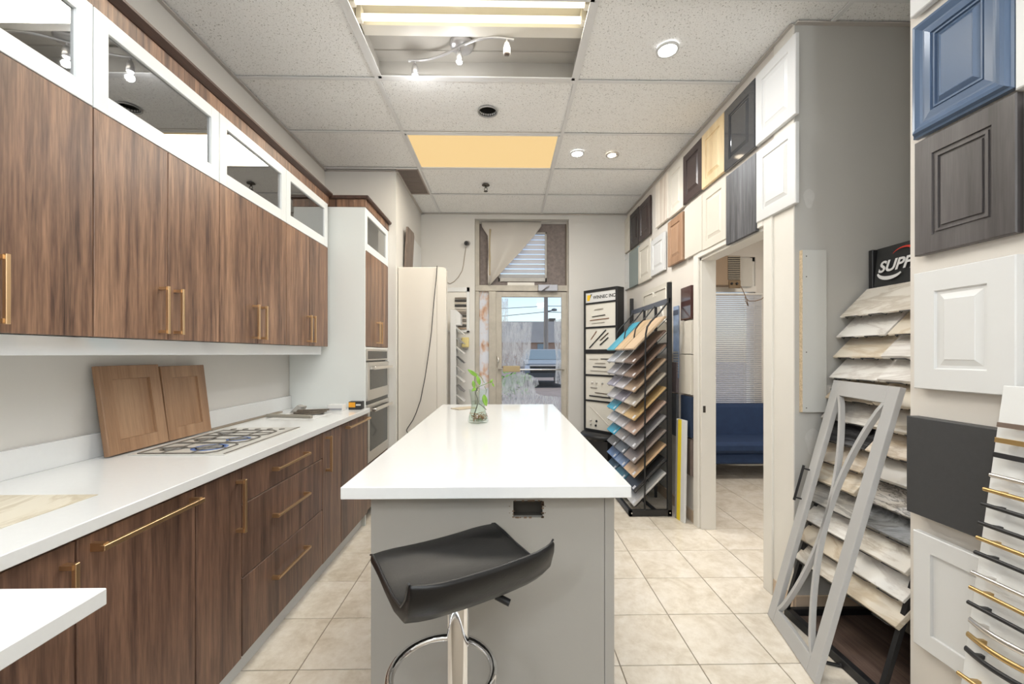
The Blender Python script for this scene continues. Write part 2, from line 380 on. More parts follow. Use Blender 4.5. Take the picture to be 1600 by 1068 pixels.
for (i, j), kind in TROFF.items():
    x0, x1, y0, y1 = GX[i] + .012, GX[i + 1] - .012, GY[j] + .012, GY[j + 1] - .012
    cx, cy = (x0 + x1) / 2, (y0 + y1) / 2
    if kind == 'lens':
        t = thing('ceiling_light_panel', LABL[(i, j)], 'light', (cx, cy, H), group='fluorescent ceiling panels')
        MB().box(x0, x1, y0, y0 + .018, H - .002, H + .012, .002).box(x0, x1, y1 - .018, y1, H - .002, H + .012, .002).box(x0, x0 + .018, y0, y1, H - .002, H + .012, .002).box(x1 - .018, x1, y0, y1, H - .002, H + .012, .002).build('frame', TEE, t, True)
        MB().box(x0 + .018, x1 - .018, y0 + .018, y1 - .018, H + .004, H + .008).build('diffuser', EM_Y if j > 6 else mat('diffuser_neutral', (1, .98, .94), .5, emis=(1, .97, .92), estr=1.5), t, True)
        MB().box(x0, x1, y0, y1, H + .08, H + .085).build('housing', PAN, t, True)
        area('panel_lamp', (cx, cy, H - .006), x1 - x0 - .06, y1 - y0 - .06, 14 if j > 6 else 12, srgb(255, 246, 228) if j > 6 else (.90, .96, 1), t)
    else:
        t = thing('open_light_fitting', 'open ceiling light fitting with two bare tubes and no cover', 'light', (cx, cy, H))
        z = H + .1
        MB().box(x0, x1, y0, y1, z, z + .004).build('pan', PAN, t, True)
        MB().box(x0, x0 + .004, y0, y1, H + .003, z).box(x1 - .004, x1, y0, y1, H + .003, z).box(x0, x1, y0, y0 + .004, H + .003, z).box(x0, x1, y1 - .004, y1, H + .003, z).build('side_wall', PAN, t, True)
        MB().box(x0, x1, y0, y0 + .02, H - .001, H + .005).box(x0, x1, y1 - .02, y1, H - .001, H + .005).box(x0, x0 + .02, y0, y1, H - .001, H + .005).box(x1 - .02, x1, y0, y1, H - .001, H + .005).build('frame', TEE, t, True)
        MB().prism([(x0 + .01, 2.17, z), (x0 + .01, 2.185, H + .05), (x0 + .01, 2.25, H + .045), (x0 + .01, 2.29, z)], (x1 - x0 - .02, 0, 0)).build('ballast_cover', TRIMW, t, True)
        MB().box(x0, x1, 2.425, 2.43, z - .008, z).build('pan_rib', PAN, t, True)
        for ty in (2.035, 2.135):
            tb = MB().tube([(x0 + .035, ty, H + .05), (x1 - .035, ty, H + .05)], .0165, 14).build('tube', EM_T, t, True)
            for xa in (x0 + .006, x1 - .035): MB().box(xa, xa + .029, ty - .02, ty + .02, H + .03, z, .003).build('lamp_holder', TRIMW, tb, True)
        area('tube_lamp', (cx, 2.085, H + .02), x1 - x0 - .1, .16, 11, srgb(255, 246, 228), t)
def downlight(px, py, r, label, e):
    p = PX(px, py, Z=H); t = thing('downlight', label, 'light', p, group='recessed ceiling downlights')
    MB().lathe([(r, 0.004), (r, -.004), (r - .012, -.006), (r - .014, -.002), (r - .014, .004)], p, 28).build('trim_ring', WHITE_D, t, True)
    MB().lathe([(r - .014, -.003), (r - .014, .004)], p, 28).build('lens', EM_W, t, True)
    area('downlight_lamp', p - Vector((0, 0, .012)), 2 * r - .03, 2 * r - .03, e, (.94, .97, 1), t, 'DISK'); return t
downlight(1043, 78, .062, 'larger nearest round white downlight glowing above the right aisle', 3.5)
downlight(902, 240, .058, 'round white downlight glowing beside the yellowed light panel', 11)
# swivelled downlight, hole with empty can, sprinkler, vent
p = PX(957, 242, Z=H); t = thing('swivel_downlight', 'small tilted downlight with chrome rim right of the glowing one', 'light', p)
MB().lathe([(.055, .004), (.055, -.004), (.04, -.006), (.04, .004)], p, 24).build('trim_ring', NICKEL, t, True)
MB().lathe([(.0, -.012), (.02, -.014), (.036, -.004), (.038, .02)], p + Vector((-.008, 0, 0)), 20).build('swivel_head', mat('warm_lamp', (1, .9, .75), .3, emis=(1, .85, .65), estr=4), t, True)
l = bpy.data.lights.new('swivel_spot', 'SPOT'); l.energy = 7; l.spot_size = R(70); l.spot_blend = .6; l.shadow_soft_size = .03; l.color = (1, .82, .6)
o = bpy.data.objects.new('swivel_spot', l); COL.objects.link(o); o.parent = t; o.location = (0, 0, -.03)
o.rotation_euler = (Vector((1.45, 3.15, 2.1)) - (p + Vector((0, 0, -.03)))).to_track_quat('-Z', 'Y').to_euler()
t = thing('empty_light_can', 'dark empty round hole left in a ceiling tile', 'light can', (HOLE.x, HOLE.y, H))
MB().lathe([(.062, .004), (.062, .12), (.0, .12)], HOLE, 28, caps=False).build('can', mat('can_black', (.012, .011, .01), .6), t, True)
MB().lathe([(.07, 0.003), (.07, -.003), (.062, -.003), (.062, .006)], HOLE, 28, caps=False).build('rim', mat('rim_grey', (.4, .39, .38), .5), t, True)
p = PX(759, 289, Z=H); t = thing('fire_sprinkler', 'small chrome fire sprinkler under the rear ceiling tile', 'sprinkler', p)
MB().lathe([(.0, .002), (.036, .002), (.04, -.004), (.02, -.012), (.0, -.012)], p, 20).build('escutcheon', mat('dark_steel', (.12, .11, .1), .4, 1), t, True)
MB().tube([p, p + Vector((0, 0, -.03))], .008, 8).tube([p + Vector((-.012, 0, -.025)), p + Vector((-.016, 0, -.045)), p + Vector((0, 0, -.06))], .003, 6).tube([p + Vector((.012, 0, -.025)), p + Vector((.016, 0, -.045)), p + Vector((0, 0, -.06))], .003, 6).build('frame_arms', mat('dark_steel', (.12, .11, .1), .4, 1), t, True)
MB().lathe([(.0, -.06), (.02, -.061), (.02, -.064), (.0, -.064)], p, 14).build('deflector', mat('dark_steel', (.12, .11, .1), .4, 1), t, True)
y0, y1 = GY[10] + .01, GY[11] - .01
t = thing('ceiling_vent', 'brown-grey louvred ceiling vent beside the boxed-out wall', 'vent', (-.9, (y0 + y1) / 2, H))
BRG = mat('vent_brown', srgb(168, 156, 148), .55)
MB().box(-.99, -.79, y0, y1, H + .012, H + .018).build('back_plate', mat('vent_dark', srgb(120, 110, 104), .7), t, True)
MB().box(-.998, -.985, y0, y1, H - .002, H + .012).box(-.80, -.787, y0, y1, H - .002, H + .012).box(-.998, -.787, y0, y0 + .012, H - .002, H + .012).box(-.998, -.787, y1 - .012, y1, H - .002, H + .012).build('frame', BRG, t, True)
for k in range(22): 
    y = y0 + .02 + k * (y1 - y0 - .04) / 21; MB().bar((-.985, y, H + .003), (-.80, y, H + .003), .004, .018, (0, .6, .8)).build('louvre_slat', BRG, t, True)
# added globe lamps, unseen behind the viewpoint, put in to brighten the ceiling
for k, (gx, gy, gz, gr) in enumerate(((-.75, -.9, 2.3, .15), (.95, -.9, 2.76, .10))):
    t = thing('fill_globe', ('left' if k == 0 else 'right') + ' added white globe lamp, unseen behind the viewpoint', 'light', (gx, gy, gz), group='added fill globes')
    MB().lathe([(gr * math.sin(math.pi * i / 16), gz - gr * math.cos(math.pi * i / 16)) for i in range(17)], (gx, gy, 0), 24).build('globe', mat('globe_lit', (.9, .9, .9), .4, emis=(1, .98, .95), estr=2.0), t, True)
    MB().tube([(gx, gy, gz + gr - .01), (gx, gy, H - .002)], .006, 8).build('rod', NICKEL, t, True)
    MB().lathe([(.06, 0), (.06, -.02), (0, -.02)], (gx, gy, H), 20).build('ceiling_rose', NICKEL, t, True)
    pl = bpy.data.lights.new('globe_fill_lamp', 'POINT'); pl.energy = 36; pl.color = (.90, .96, 1); pl.shadow_soft_size = gr; o = bpy.data.objects.new('globe_fill_lamp', pl); COL.objects.link(o); o.parent = t; o.location = (0, 0, -.02 - gr)
# three-spot track light on the open fitting
c = PX(722, 74, Z=H + .07); t = thing('spot_bar_light', 'silver wavy ceiling bar with three small spotlights', 'light', (c.x, c.y, H + .1))
SILV = mat('silver_satin', (.6, .6, .62), .35, .8)
MB().lathe([(.0, .028), (.066, .028), (.068, .01), (.06, -.006), (.03, -.018), (.0, -.02)], c, 28).build('canopy', SILV, t, True)
a = PX(638, 98, Z=H + .02); b = PX(803, 65, Z=H + .02)
pts = []
for k in range(17):
    u = k / 16; q = a.lerp(b, u); s_ = math.sin(2 * math.pi * u)
    pts.append(Vector((q.x, q.y + .035 * s_, H + .03 + .02 * math.sin(math.pi * u))))
MB().tube(pts, .007, 10).build('wavy_bar', SILV, t, True)
SPOTL = mat('spot_bulb', (1, 1, 1), .3, emis=(1, .99, .96), estr=9)
for k, lit in ((1, 1), (8, 1), (15, 0)):
    q = pts[k]; hd = MB().tube([q, q + Vector((0, 0, -.03))], .005, 8).lathe([(.0, -.02), (.012, -.024), (.019, -.05), (.02, -.082), (.012, -.086)], q, 16).build('spot_head', WHITE_D if k == 15 else SILV, t, True)
    MB().lathe([(.0, -.092), (.014, -.09), (.017, -.083), (.014, -.078)], q, 14).build('bulb', SPOTL if lit else mat('bulb_off', srgb(90, 80, 75), .2), hd, True)
    if lit:
        pl = bpy.data.lights.new('spot_lamp', 'POINT'); pl.energy = 1.0; pl.shadow_soft_size = .02; o = bpy.data.objects.new('spot_lamp', pl); COL.objects.link(o); o.parent = t; o.location = WM[t.name].inverted() @ (q + Vector((0, 0, -.12)))

# ------------------------------------------------------------------ left run: wall cabinets
zr = lambda r: HC + r
UX = -1.332; UZ0, UZM, UZ1 = zr(.060), zr(.800), zr(1.128)
def pull(p0, p1, out, parent, m=GOLD, w=.011, st=.030):
    """square bar pull from p0 to p1 standing off along out"""
    p0, p1, out = Vector(p0), Vector(p1), Vector(out); d = (p1 - p0).normalized()
    h = MB().bar(p0 + out * st, p1 + out * st, w, w, out, .001)
    for q in (p0 + d * w * .8, p1 - d * w * .8): h.bar(q, q + out * st, w * 1.6, w, d)
    return h.build('handle', m, parent, True)
ubounds = [(.772, 1.362), (1.362, 1.954), (1.954, 2.544), (2.544, 3.135)]
ULAB = ['nearest walnut wall cabinet at the left edge under a glass-fronted white top', 'walnut wall cabinet second from the left edge, glass top reflecting a round lamp', 'walnut wall cabinet third from the left edge, above the cooktop end', 'walnut wall cabinet next to the tall oven cabinet']
SEAM = mat('seam_shade', srgb(30, 22, 20), .8)  # dark colour for the shade in gaps between cabinet fronts
INT = painted('cabinet_inside', srgb(226, 226, 222), .5, .01)
for k, (y0, y1) in enumerate(ubounds):
    t = thing('wall_cabinet', ULAB[k], 'cabinet', (-1.5, (y0 + y1) / 2, UZ0), group='walnut wall cabinets')
    b = MB().box(XL + .002, UX - .02, y0, y0 + .016, UZ0, UZ1).box(XL + .002, UX - .02, y1 - .016, y1, UZ0, UZ1).box(XL + .002, UX - .02, y0, y1, UZ0, UZ0 + .016).box(XL + .002, UX - .02, y0, y1, UZ1 - .016, UZ1).box(XL + .002, XL + .01, y0, y1, UZ0, UZ1).box(XL + .002, UX - .02, y0, y1, UZM - .008, UZM + .008)
    b.build('carcass', INT, t, True)
    eb = MB()
    for ye in (y0 + .004, (y0 + y1) / 2, y1 - .004): eb.box(UX - .0198, UX - .0192, ye - .0038, ye + .0038, UZ0, UZM)
    eb.box(UX - .0198, UX - .0192, y0, y1, UZM - .006, UZM + .004).build('gap_shade', SEAM, t, True)  # thin dark strips painted in as shade behind the door gaps
    ym = (y0 + y1) / 2; g = .002
    for s_, (a, c_) in enumerate(((y0, ym), (ym, y1))):
        d = MB().box(UX - .019, UX, a + g, c_ - g, UZ0 - .004, UZM - .002, .0015).build('door', WALNUT, t, True)
        hy = ym - .036 if s_ == 0 else ym + .036
        if k == 3: hy = ym - .028 if s_ == 0 else ym + .028
        pull((UX, hy, zr(.078)), (UX, hy, zr(.262)), (1, 0, 0), d)
    fw = .052
    fd = MB().box(UX - .019, UX, y0 + g, y0 + fw, UZM + .001, UZ1, .0015).box(UX - .019, UX, y1 - fw, y1 - g, UZM + .001, UZ1, .0015).box(UX - .019, UX, y0 + fw, y1 - fw, UZM + .001, UZM + fw + .01, .0015).box(UX - .019, UX, y0 + fw, y1 - fw, UZ1 - fw, UZ1, .0015).build('glass_door', WHITE_GLOSS, t, True)
    MB().box(UX - .015, UX - .011, y0 + fw - .004, y1 - fw + .004, UZM + fw, UZ1 - fw + .004).build('pane', GLASSD, fd, True)
# cornice and light valance run the length
co = MB().box(XL + .002, UX - .004, .772, 3.160, UZ1, UZ1 + .062, .002)
t = thing('cornice', 'walnut cornice moulding running along the top of the wall cabinets', 'moulding', (-1.5, 2, UZ1))
co.build('fascia', WALNUT, t, True)
MB().prism([(XL + .002, .772, UZ1 + .062), (UX, .772, UZ1 + .062), (UX + .028, .772, UZ1 + .078), (UX + .028, .772, UZ1 + .088), (XL + .002, .772, UZ1 + .088)], (0, 2.385, 0)).build('crown', wood('walnut_dark', srgb(48, 32, 27), srgb(72, 50, 42), srgb(98, 72, 60), .4, axis='Y'), t, True)
wsingle('light_valance', 'glossy white valance strip under the walnut wall cabinets', 'valance', MB().box(-1.415, -1.395, .772, 3.17, zr(-.004), UZ0 - .0045, .001).box(XL + .002, -1.415, .772, 3.17, UZ0 - .012, UZ0 - .0045), mat('white_high_gloss', srgb(238, 240, 242), .06, coat=.5))

# ------------------------------------------------------------------ base cabinets, counter
CZ = zr(-.412); BX = -1.052
BY = {x: PX(x, 700, X=BX).y for x in (119, 306, 378, 504, 533, 569)}
KT = .10; CB = CZ - .034
def base_body(t, y0, y1):
    MB().box(XL + .002, BX - .021, y0, y0 + .016, KT, CB).box(XL + .002, BX - .021, y1 - .016, y1, KT, CB).box(XL + .002, BX - .021, y0, y1, KT, KT + .016).box(XL + .002, XL + .012, y0, y1, KT, CB).box(BX - .06, BX - .021, y0, y1, CB - .02, CB).box(XL + .002, BX - .021, y0, y1, .5, .515).build('carcass', SEAM, t, True)  # carcass coloured dark to put shade into the gaps between fronts
def front(t, y0, y1, z0, z1, name='door'): return MB().box(BX - .02, BX, y0 + .0025, y1 - .0025, z0, z1, .0015).build(name, WALNUT2, t, True)
DT = CB - .012
def basecab(label, y0, y1): 
    t = thing('base_cabinet', label, 'cabinet', (-1.35, (y0 + y1) / 2, 0), group='walnut base cabinets'); base_body(t, y0, y1); return t
O1 = (1, 0, 0)
y0, y1 = .45, BY[119]; t = basecab('walnut base cabinet at the left edge behind the white slab corner', y0, y1)
d = front(t, y0, y1, KT + .004, DT); pull((BX, y1 - .03, DT - .04), (BX, y1 - .03, DT - .16), O1, d)
y0, y1 = BY[119], BY[306]; t = basecab('wide walnut base panel with one long slanting gold bar handle', y0, y1)
d = front(t, y0, y1, KT + .004, DT); pull((BX, y0 + .03, DT - .033), (BX, y1 - .012, DT - .033), O1, d, w=.013, st=.034)
y0, y1 = BY[306], BY[378]; t = basecab('narrow walnut base cabinet left of the drawers, tall gold pull at its top', y0, y1)
d = front(t, y0, y1, KT + .004, DT); pull((BX, y1 - .028, DT - .035), (BX, y1 - .028, DT - .245), O1, d, w=.012)
y0, y1 = BY[378], BY[504]; t = basecab('walnut base cabinet of three drawers below the cooktop', y0, y1)
zz = [KT + .004, PX(379, 903, X=BX).z, PX(382, 786, X=BX).z, DT]
for k in range(3):
    d = front(t, y0, y1, zz[k] + .003, zz[k + 1] - .003, 'drawer_front'); zc = (zz[k] + zz[k + 1]) / 2 + (.045, .02, .01)[k]
    pull((BX, (y0 + y1) / 2 - .155, zc), (BX, (y0 + y1) / 2 + .155, zc), O1, d, w=.011)
    MB().box(BX - .018, BX - .002, y0 + .004, y1 - .004, zz[k + 1] - .003, zz[k + 1] - .0015).build('edge_trim', mat('edge_strip', srgb(150, 128, 112), .4), d, True)
y0, y1 = BY[504], BY[533]; t = basecab('slim walnut base cabinet right of the drawers with upright gold pull', y0, y1)
d = front(t, y0, y1, KT + .004, DT); pull((BX, y0 + .05, DT - .025), (BX, y0 + .05, DT - .235), O1, d, w=.012)
y0, y1 = BY[533], 3.185; t = basecab('walnut base cabinet next to the oven with a level gold pull at its top', y0, y1)
d = front(t, y0, y1, KT + .004, DT); pull((BX, y0 + .07, DT - .028), (BX, y1 - .02, DT - .028), O1, d, w=.012)
wsingle('toe_kick', 'white plinth strip along the floor under the base cabinets', 'plinth', MB().box(-1.115, -1.10, .45, 3.20, 0, KT - .001), WHITE_GLOSS)
t = thing('countertop', 'long white quartz countertop on the walnut base cabinets', 'countertop', (-1.34, 1.8, CB))
MB().box(XL + .002, -1.03, .30, 3.185, CB + .0005, CZ, .002).build('slab', QUARTZ, t, True)
MB().box(XL + .002, XL + .022, .30, 3.185, CZ, CZ + .095, .0015).build('upstand', QUARTZ, t, True)
t = thing('peninsula_counter', 'corner of a white quartz slab jutting in at the lower left', 'countertop', (-.9, .2, 0))
e = PX(168, 917, Z=CZ)
MB().box(-1.028, e.x, -.4, e.y, CZ - .03, CZ, .002).build('slab', QUARTZ, t, True)
MB().box(-1.02, e.x - .1, -.4, .22, 0, CZ - .031).build('support_panel', WALNUT2, t, True)
# flat printed sheets on the counter
def paper_marble(name, base, vein, sc=5):
    m = painted(name, base, .3, .02, 3, 0); v = coords(m, (1, .3, 1), 5); n = noise(m, v, sc, 6, .65, 1.5)
    r = ramp(m, [(.42, base), (.5, vein), (.56, base)]); m.node_tree.links.new(n, r.inputs[0]); setc(m, r.outputs[0]); return m
q = PX(153, 773, Z=CZ)
wsingle('marble_print_sheet', 'beige marbled flat sheet lying on the counter at the left edge', 'sheet', MB().box(XL + .1, q.x, .55, q.y, CZ + .0003, CZ + .0018), paper_marble('sheet_marble', srgb(222, 214, 196), srgb(196, 184, 160)))
# cooktop printed flat on a sheet
ca, cb = PX(222, 706, Z=CZ), PX(470, 667, Z=CZ)
X0, X1 = -1.53, -1.14; Y0, Y1 = 1.70, 2.325
t = thing('cooktop', 'flat five-burner cooktop print in white and grey with a blue centre flame', 'cooktop', ((X0 + X1) / 2, (Y0 + Y1) / 2, CZ))
MB().box(X0, X1, Y0, Y1, CZ + .0004, CZ + .004, .001).build('plate', mat('cooktop_plate', srgb(206, 204, 198), .18), t, True)
MB().box(X1 - .012, X1 - .002, Y0 + .01, Y1, CZ + .004, CZ + .0055).build('front_edge', mat('cooktop_edge', srgb(96, 90, 82), .4), t, True)
GR = mat('grate_grey', srgb(104, 100, 94), .5)
W = Y1 - Y0; D = X1 - X0
burn = [(X0 + .10, Y0 + .11, .032), (X1 - .15, Y0 + .13, .046), (X0 + .10, Y0 + .30, .030), (X1 - .14, Y0 + .31, .034), (X0 + .10, Y1 - .17, .028)]
for k, (a, b) in enumerate(((Y0 + .015, Y0 + .21), (Y0 + .22, Y0 + .38), (Y0 + .39, Y1 - .02))):
    if k == 2: b = Y1 - .10
    g = MB(); zt = CZ + .0065; x0_, x1_ = X0 + .03, X1 - .06
    ring = [(x0_, a), (x0_, b), (x1_ - .03, b), (x1_, b - .03), (x1_, a + .03), (x1_ - .03, a)]
    for i in range(len(ring)): g.bar((*ring[i], zt), (*ring[(i + 1) % len(ring)], zt), .005, .003)
    g.bar((x0_, (a + b) / 2, zt), (x1_, (a + b) / 2, zt), .004, .003)
    for fx in (.3, .7): g.bar((x0_ + fx * (x1_ - x0_), a, zt), (x0_ + fx * (x1_ - x0_), b, zt), .004, .003)
    g.build('grate', GR, t, True)
BLUE = mat('flame_print_blue', srgb(84, 112, 168), .4)
for k, (x, y, r) in enumerate(burn):
    bu = MB().lathe([(r, .0), (r, .002), (r * .8, .0026), (0, .0026)], (x, y, CZ + .004), 20).build('burner', mat('burner_grey', srgb(128, 128, 126), .4), t, True)
    MB().lathe([(r * 1.5, .0), (r * 1.5, .0008), (r * 1.15, .0008), (r * 1.15, 0)], (x, y, CZ + .004), 20).build('burner_ring', BLUE if k in (1, 3) else GR, bu, True)
for k in range(5):
    y = Y1 - .085 + .04 * (k % 2); x = X0 + .06 + k * .065
    MB().lathe([(.015, 0), (.014, .0025), (0, .003)], (x, Y1 - .06, CZ + .004), 16).build('knob', GR, t, True)
wsingle('counter_strip', 'thin grey strip lying along the upstand beyond the cooktop', 'strip', MB().box(-1.60, -1.57, 2.25, 2.95, CZ + .0005, CZ + .007), mat('strip_grey', srgb(140, 128, 112), .5))

# ------------------------------------------------------------------ sample doors (generic)
def door_matrix(loc, rz, tilt=0., roll=0.):
    return Matrix.Translation(loc) @ Matrix.Rotation(rz, 4, 'Z') @ Matrix.Rotation(roll, 4, 'Y') @ Matrix.Rotation(tilt, 4, 'X')
def sample_door(label, M, w, h, m, style='raised', th=.019, fr=.055, group=None, pm=None, name='door_sample', cat='sample door'):
    if style == 'slab':
        return single(name, label, cat, MB().rings(w, h, [(0, 0), (0, th - .002), (.002, th)]).rings(w, h, [(0, 0)]), m, M=M, group=group)
    t = thing(name, label, cat, M=M, group=group)
    fr = min(fr, w * .24)
    frame = MB().rings(w, h, [(0, 0), (0, th - .003), (.003, th), (fr, th)], False).rings(w, h, [(0, 0)])
    if style == 'raised':
        frame.rings(w, h, [(fr, th), (fr + .004, th - .007), (fr + .008, th - .007)], False)
        p = MB().rings(w, h, [(fr + .008, th - .007), (fr + .013, th - .007), (fr + .03, th - .0015), (fr + .033, th + .0005)])
    elif style == 'shaker':
        frame.rings(w, h, [(fr, th), (fr + .0015, th - .009)], False)
        p = MB().rings(w, h, [(fr + .0015, th - .009), (fr + .01, th - .009)])
    elif style == 'groove':
        frame.rings(w, h, [(fr, th), (fr + .001, th - .006), (fr + .009, th - .006), (fr + .010, th - .002), (fr + .018, th - .002), (fr + .019, th - .008), (fr + .026, th - .008)], False)
        p = MB().rings(w, h, [(fr + .026, th - .008), (fr + .027, th - .003), (fr + .03, th - .003)])
    elif style == 'thick':                                    # heavy mitred moulding
        f2 = fr * .95
        frame = MB().rings(w, h, [(0, 0), (0, th * .6), (.006, th * .72), (.012, th + .004), (.022, th + .006), (.034, th), (.04, th - .004), (.046, th - .004), (f2, th - .002), (f2 + .002, th - .009), (f2 + .006, th - .009), (f2 + .007, th - .005), (f2 + .012, th - .005), (f2 + .013, th - .012)], False).rings(w, h, [(0, 0)])
        p = MB().rings(w, h, [(f2 + .013, th - .012), (f2 + .018, th - .012), (f2 + .03, th - .001), (f2 + .034, th - .0035), (f2 + .05, th - .0035)])
    frame.build('frame', m, t); p.build('panel', pm or m, t); return t

BRN = wood('tan_maple_stain', srgb(128, 96, 70), srgb(152, 117, 88), srgb(172, 138, 108), .45, grain=.5)
for (yc, w, h, tl, lab) in ((1.805, .29, .362, -8, 'wider brown shaker sample door leaning on the left wall, nearer the edge'), (2.092, .275, .352, -7, 'narrower brown shaker sample door leaning on the wall by the cooktop')):
    sample_door(lab, door_matrix((-1.582, yc, CZ + .003), R(90), R(tl)), w, h, BRN, 'shaker', .022, .056, 'brown sample doors on the counter')

# little things at the far end of the counter
DKW = wood('dark_sample', srgb(48, 42, 36), srgb(84, 74, 64), srgb(122, 110, 96), .5, axis='Y')
g = PX(450, 645, Z=CZ)
wsingle('paper_sheet', 'thin white paper under the dark sample chips on the counter', 'paper', MB().box(-1.50, -1.20, 2.62, 2.90, CZ + .0005, CZ + .002), WHITE_D)
wsingle('trim_sample', 'long grey trim strip sample lying before the chip stack', 'sample', MB().bar((-1.55, 2.72, CZ + .012), (-1.23, 2.66, CZ + .012), .022, .02, bev=.003), mat('trim_grey', srgb(150, 145, 134), .4))
t = thing('chip_ring', 'stack of dark wood sample chips on the white paper', 'samples', (-1.32, 2.82, CZ))
for k in range(3):
    MB().bar((-1.42, 2.76 + .045 * k, CZ + .010 + .008 * k), (-1.23, 2.84 + .04 * k, CZ + .012 + .006 * k), .05, .007, bev=.001).build('chip', DKW, t, True)
wsingle('stone_piece', 'small rough grey stone sample by the upstand', 'sample', MB().prism([(-1.50, 2.90, CZ), (-1.42, 2.90, CZ), (-1.40, 2.90, CZ + .045), (-1.445, 2.90, CZ + .055), (-1.48, 2.90, CZ + .02)], (.0, .05, 0)), painted('stone_grey', srgb(138, 140, 134), .8, .2, 40))
t = thing('white_card_box', 'small white box of cards between the chips and the orange box', 'box', (-1.22, 3.02, CZ))
MB().box(-1.28, -1.17, 3.0, 3.07, CZ, CZ + .045, .002).build('carton', WHITE_D, t, True)
MB().box(-1.275, -1.175, 2.9988, 3.0, CZ + .008, CZ + .02).build('print', mat('print_grey', srgb(150, 150, 155), .5), t, True)
t = thing('screw_box', 'small black and orange carton on the counter beside the oven cabinet', 'box', (-1.12, 3.1, CZ))
MB().box(-1.155, -1.06, 3.075, 3.135, CZ, CZ + .06, .002).build('carton', mat('carton_black', srgb(44, 44, 46), .45), t, True)
MB().box(-1.153, -1.105, 3.0735, 3.0748, CZ + .018, CZ + .055).build('label', mat('carton_orange', srgb(232, 160, 34), .45), t, True)
MB().box(-1.10, -1.065, 3.0735, 3.0748, CZ + .03, CZ + .042).build('print', mat('print_white', srgb(210, 210, 205), .5), t, True)

# ------------------------------------------------------------------ tall oven cabinet and oven
TX = -1.07; ty0, ty1 = 3.19, 3.815
t = thing('oven_cabinet', 'tall white-sided cabinet with walnut doors above the built-in ovens', 'cabinet', (-1.36, 3.5, 0))
MB().box(XL + .002, TX - .001, ty0, ty0 + .018, 0, UZ1, .0012).build('side_panel', painted('panel_white', srgb(226, 229, 227), .35, .006, 2, 0), t, True)
MB().box(XL + .002, TX - .001, ty1 - .018, ty1, 0, UZ1).build('side_panel', WHITE_GLOSS, t, True)
MB().box(XL + .002, XL + .012, ty0 + .018, ty1 - .018, .1, UZ1).box(XL + .012, TX - .022, ty0 + .018, ty1 - .018, UZ1 - .018, UZ1).box(XL + .012, TX - .022, ty0 + .018, ty1 - .018, UZM - .009, UZM + .009).box(XL + .012, TX - .001, ty0 + .018, ty1 - .018, UZ0 - .022, UZ0 - .006).build('carcass', INT, t, True)
fw = .05; a, c_ = ty0 + .002, ty1 - .002
fd = MB().box(TX - .019, TX, a, a + fw, UZM + .001, UZ1, .0015).box(TX - .019, TX, c_ - fw, c_, UZM + .001, UZ1, .0015).box(TX - .019, TX, a + fw, c_ - fw, UZM + .001, UZM + fw + .01, .0015).box(TX - .019, TX, a + fw, c_ - fw, UZ1 - fw, UZ1, .0015).build('glass_door', WHITE_GLOSS, t, True)
MB().box(TX - .015, TX - .011, a + fw - .003, c_ - fw + .003, UZM + fw, UZ1 - fw).build('pane', GLASSD, fd, True)
ym = (a + c_) / 2
for s_, (p_, q_) in enumerate(((a + .004, ym), (ym, c_ - .004))):
    d = MB().box(TX - .019, TX, p_ + .001, q_ - .001, UZ0 - .002, UZM - .002, .0012).build('door', WALNUT, t, True)
    hy = ym + (-.03 if s_ == 0 else .03); pull((TX, hy, zr(.085)), (TX, hy, zr(.27)), O1, d)
MB().box(XL + .03, TX + .006, ty0 - .004, ty1 + .002, UZ1, UZ1 + .06, .002).build('cornice', WALNUT, t, True)
MB().box(XL + .06, TX + .03, ty0 - .022, ty1 + .004, UZ1 + .06, UZ1 + .085, .006).build('crown', MATS['walnut_dark'], t, True)
MB().box(TX - .02, TX, ty0 + .02, ty1 - .02, .1, zr(-.86), .0012).build('drawer_front', WALNUT2, t, True)
t = thing('double_oven', 'stainless built-in double wall oven in the tall cabinet', 'oven', (-1.3, 3.5, zr(-.85)))
oy0, oy1 = ty0 + .024, ty1 - .024
MB().box(XL + .1, TX - .022, oy0, oy1, zr(-.85), zr(.036)).build('housing', mat('oven_housing', (.25, .25, .25), .5), t, True)
cp = MB().box(TX - .022, TX + .004, oy0, oy1, zr(-.052), zr(.036), .003).build('control_panel', STEEL, t, True)
MB().box(TX + .004, TX + .0055, oy0 + .03, oy1 - .03, zr(-.04), zr(.024)).build('display', mat('oven_display', srgb(48, 47, 46), .15), cp, True)
for (z0, z1) in ((zr(-.365), zr(-.065)), (zr(-.85), zr(-.395))):
    d = MB().box(TX - .022, TX + .012, oy0, oy1, z0, z1, .003).build('oven_door', STEEL, t, True)
    MB().box(TX + .012, TX + .0135, oy0 + .05, oy1 - .05, z0 + .085, z1 - .035).build('window', OVENGL, d, True)
    hb = MB().bar((TX + .05, oy0 + .04, z1 - .045), (TX + .05, oy1 - .04, z1 - .045), .02, .026, bev=.004)
    for yy in (oy0 + .06, oy1 - .06): hb.bar((TX + .01, yy, z1 - .045), (TX + .05, yy, z1 - .045), .02, .02)
    hb.build('handle', mat('steel_bright', (.85, .83, .8), .2, 1), d, True)
MB().box(TX - .022, TX + .002, oy0, oy1, zr(-.393), zr(-.367)).build('trim_strip', BLACKG, t, True)

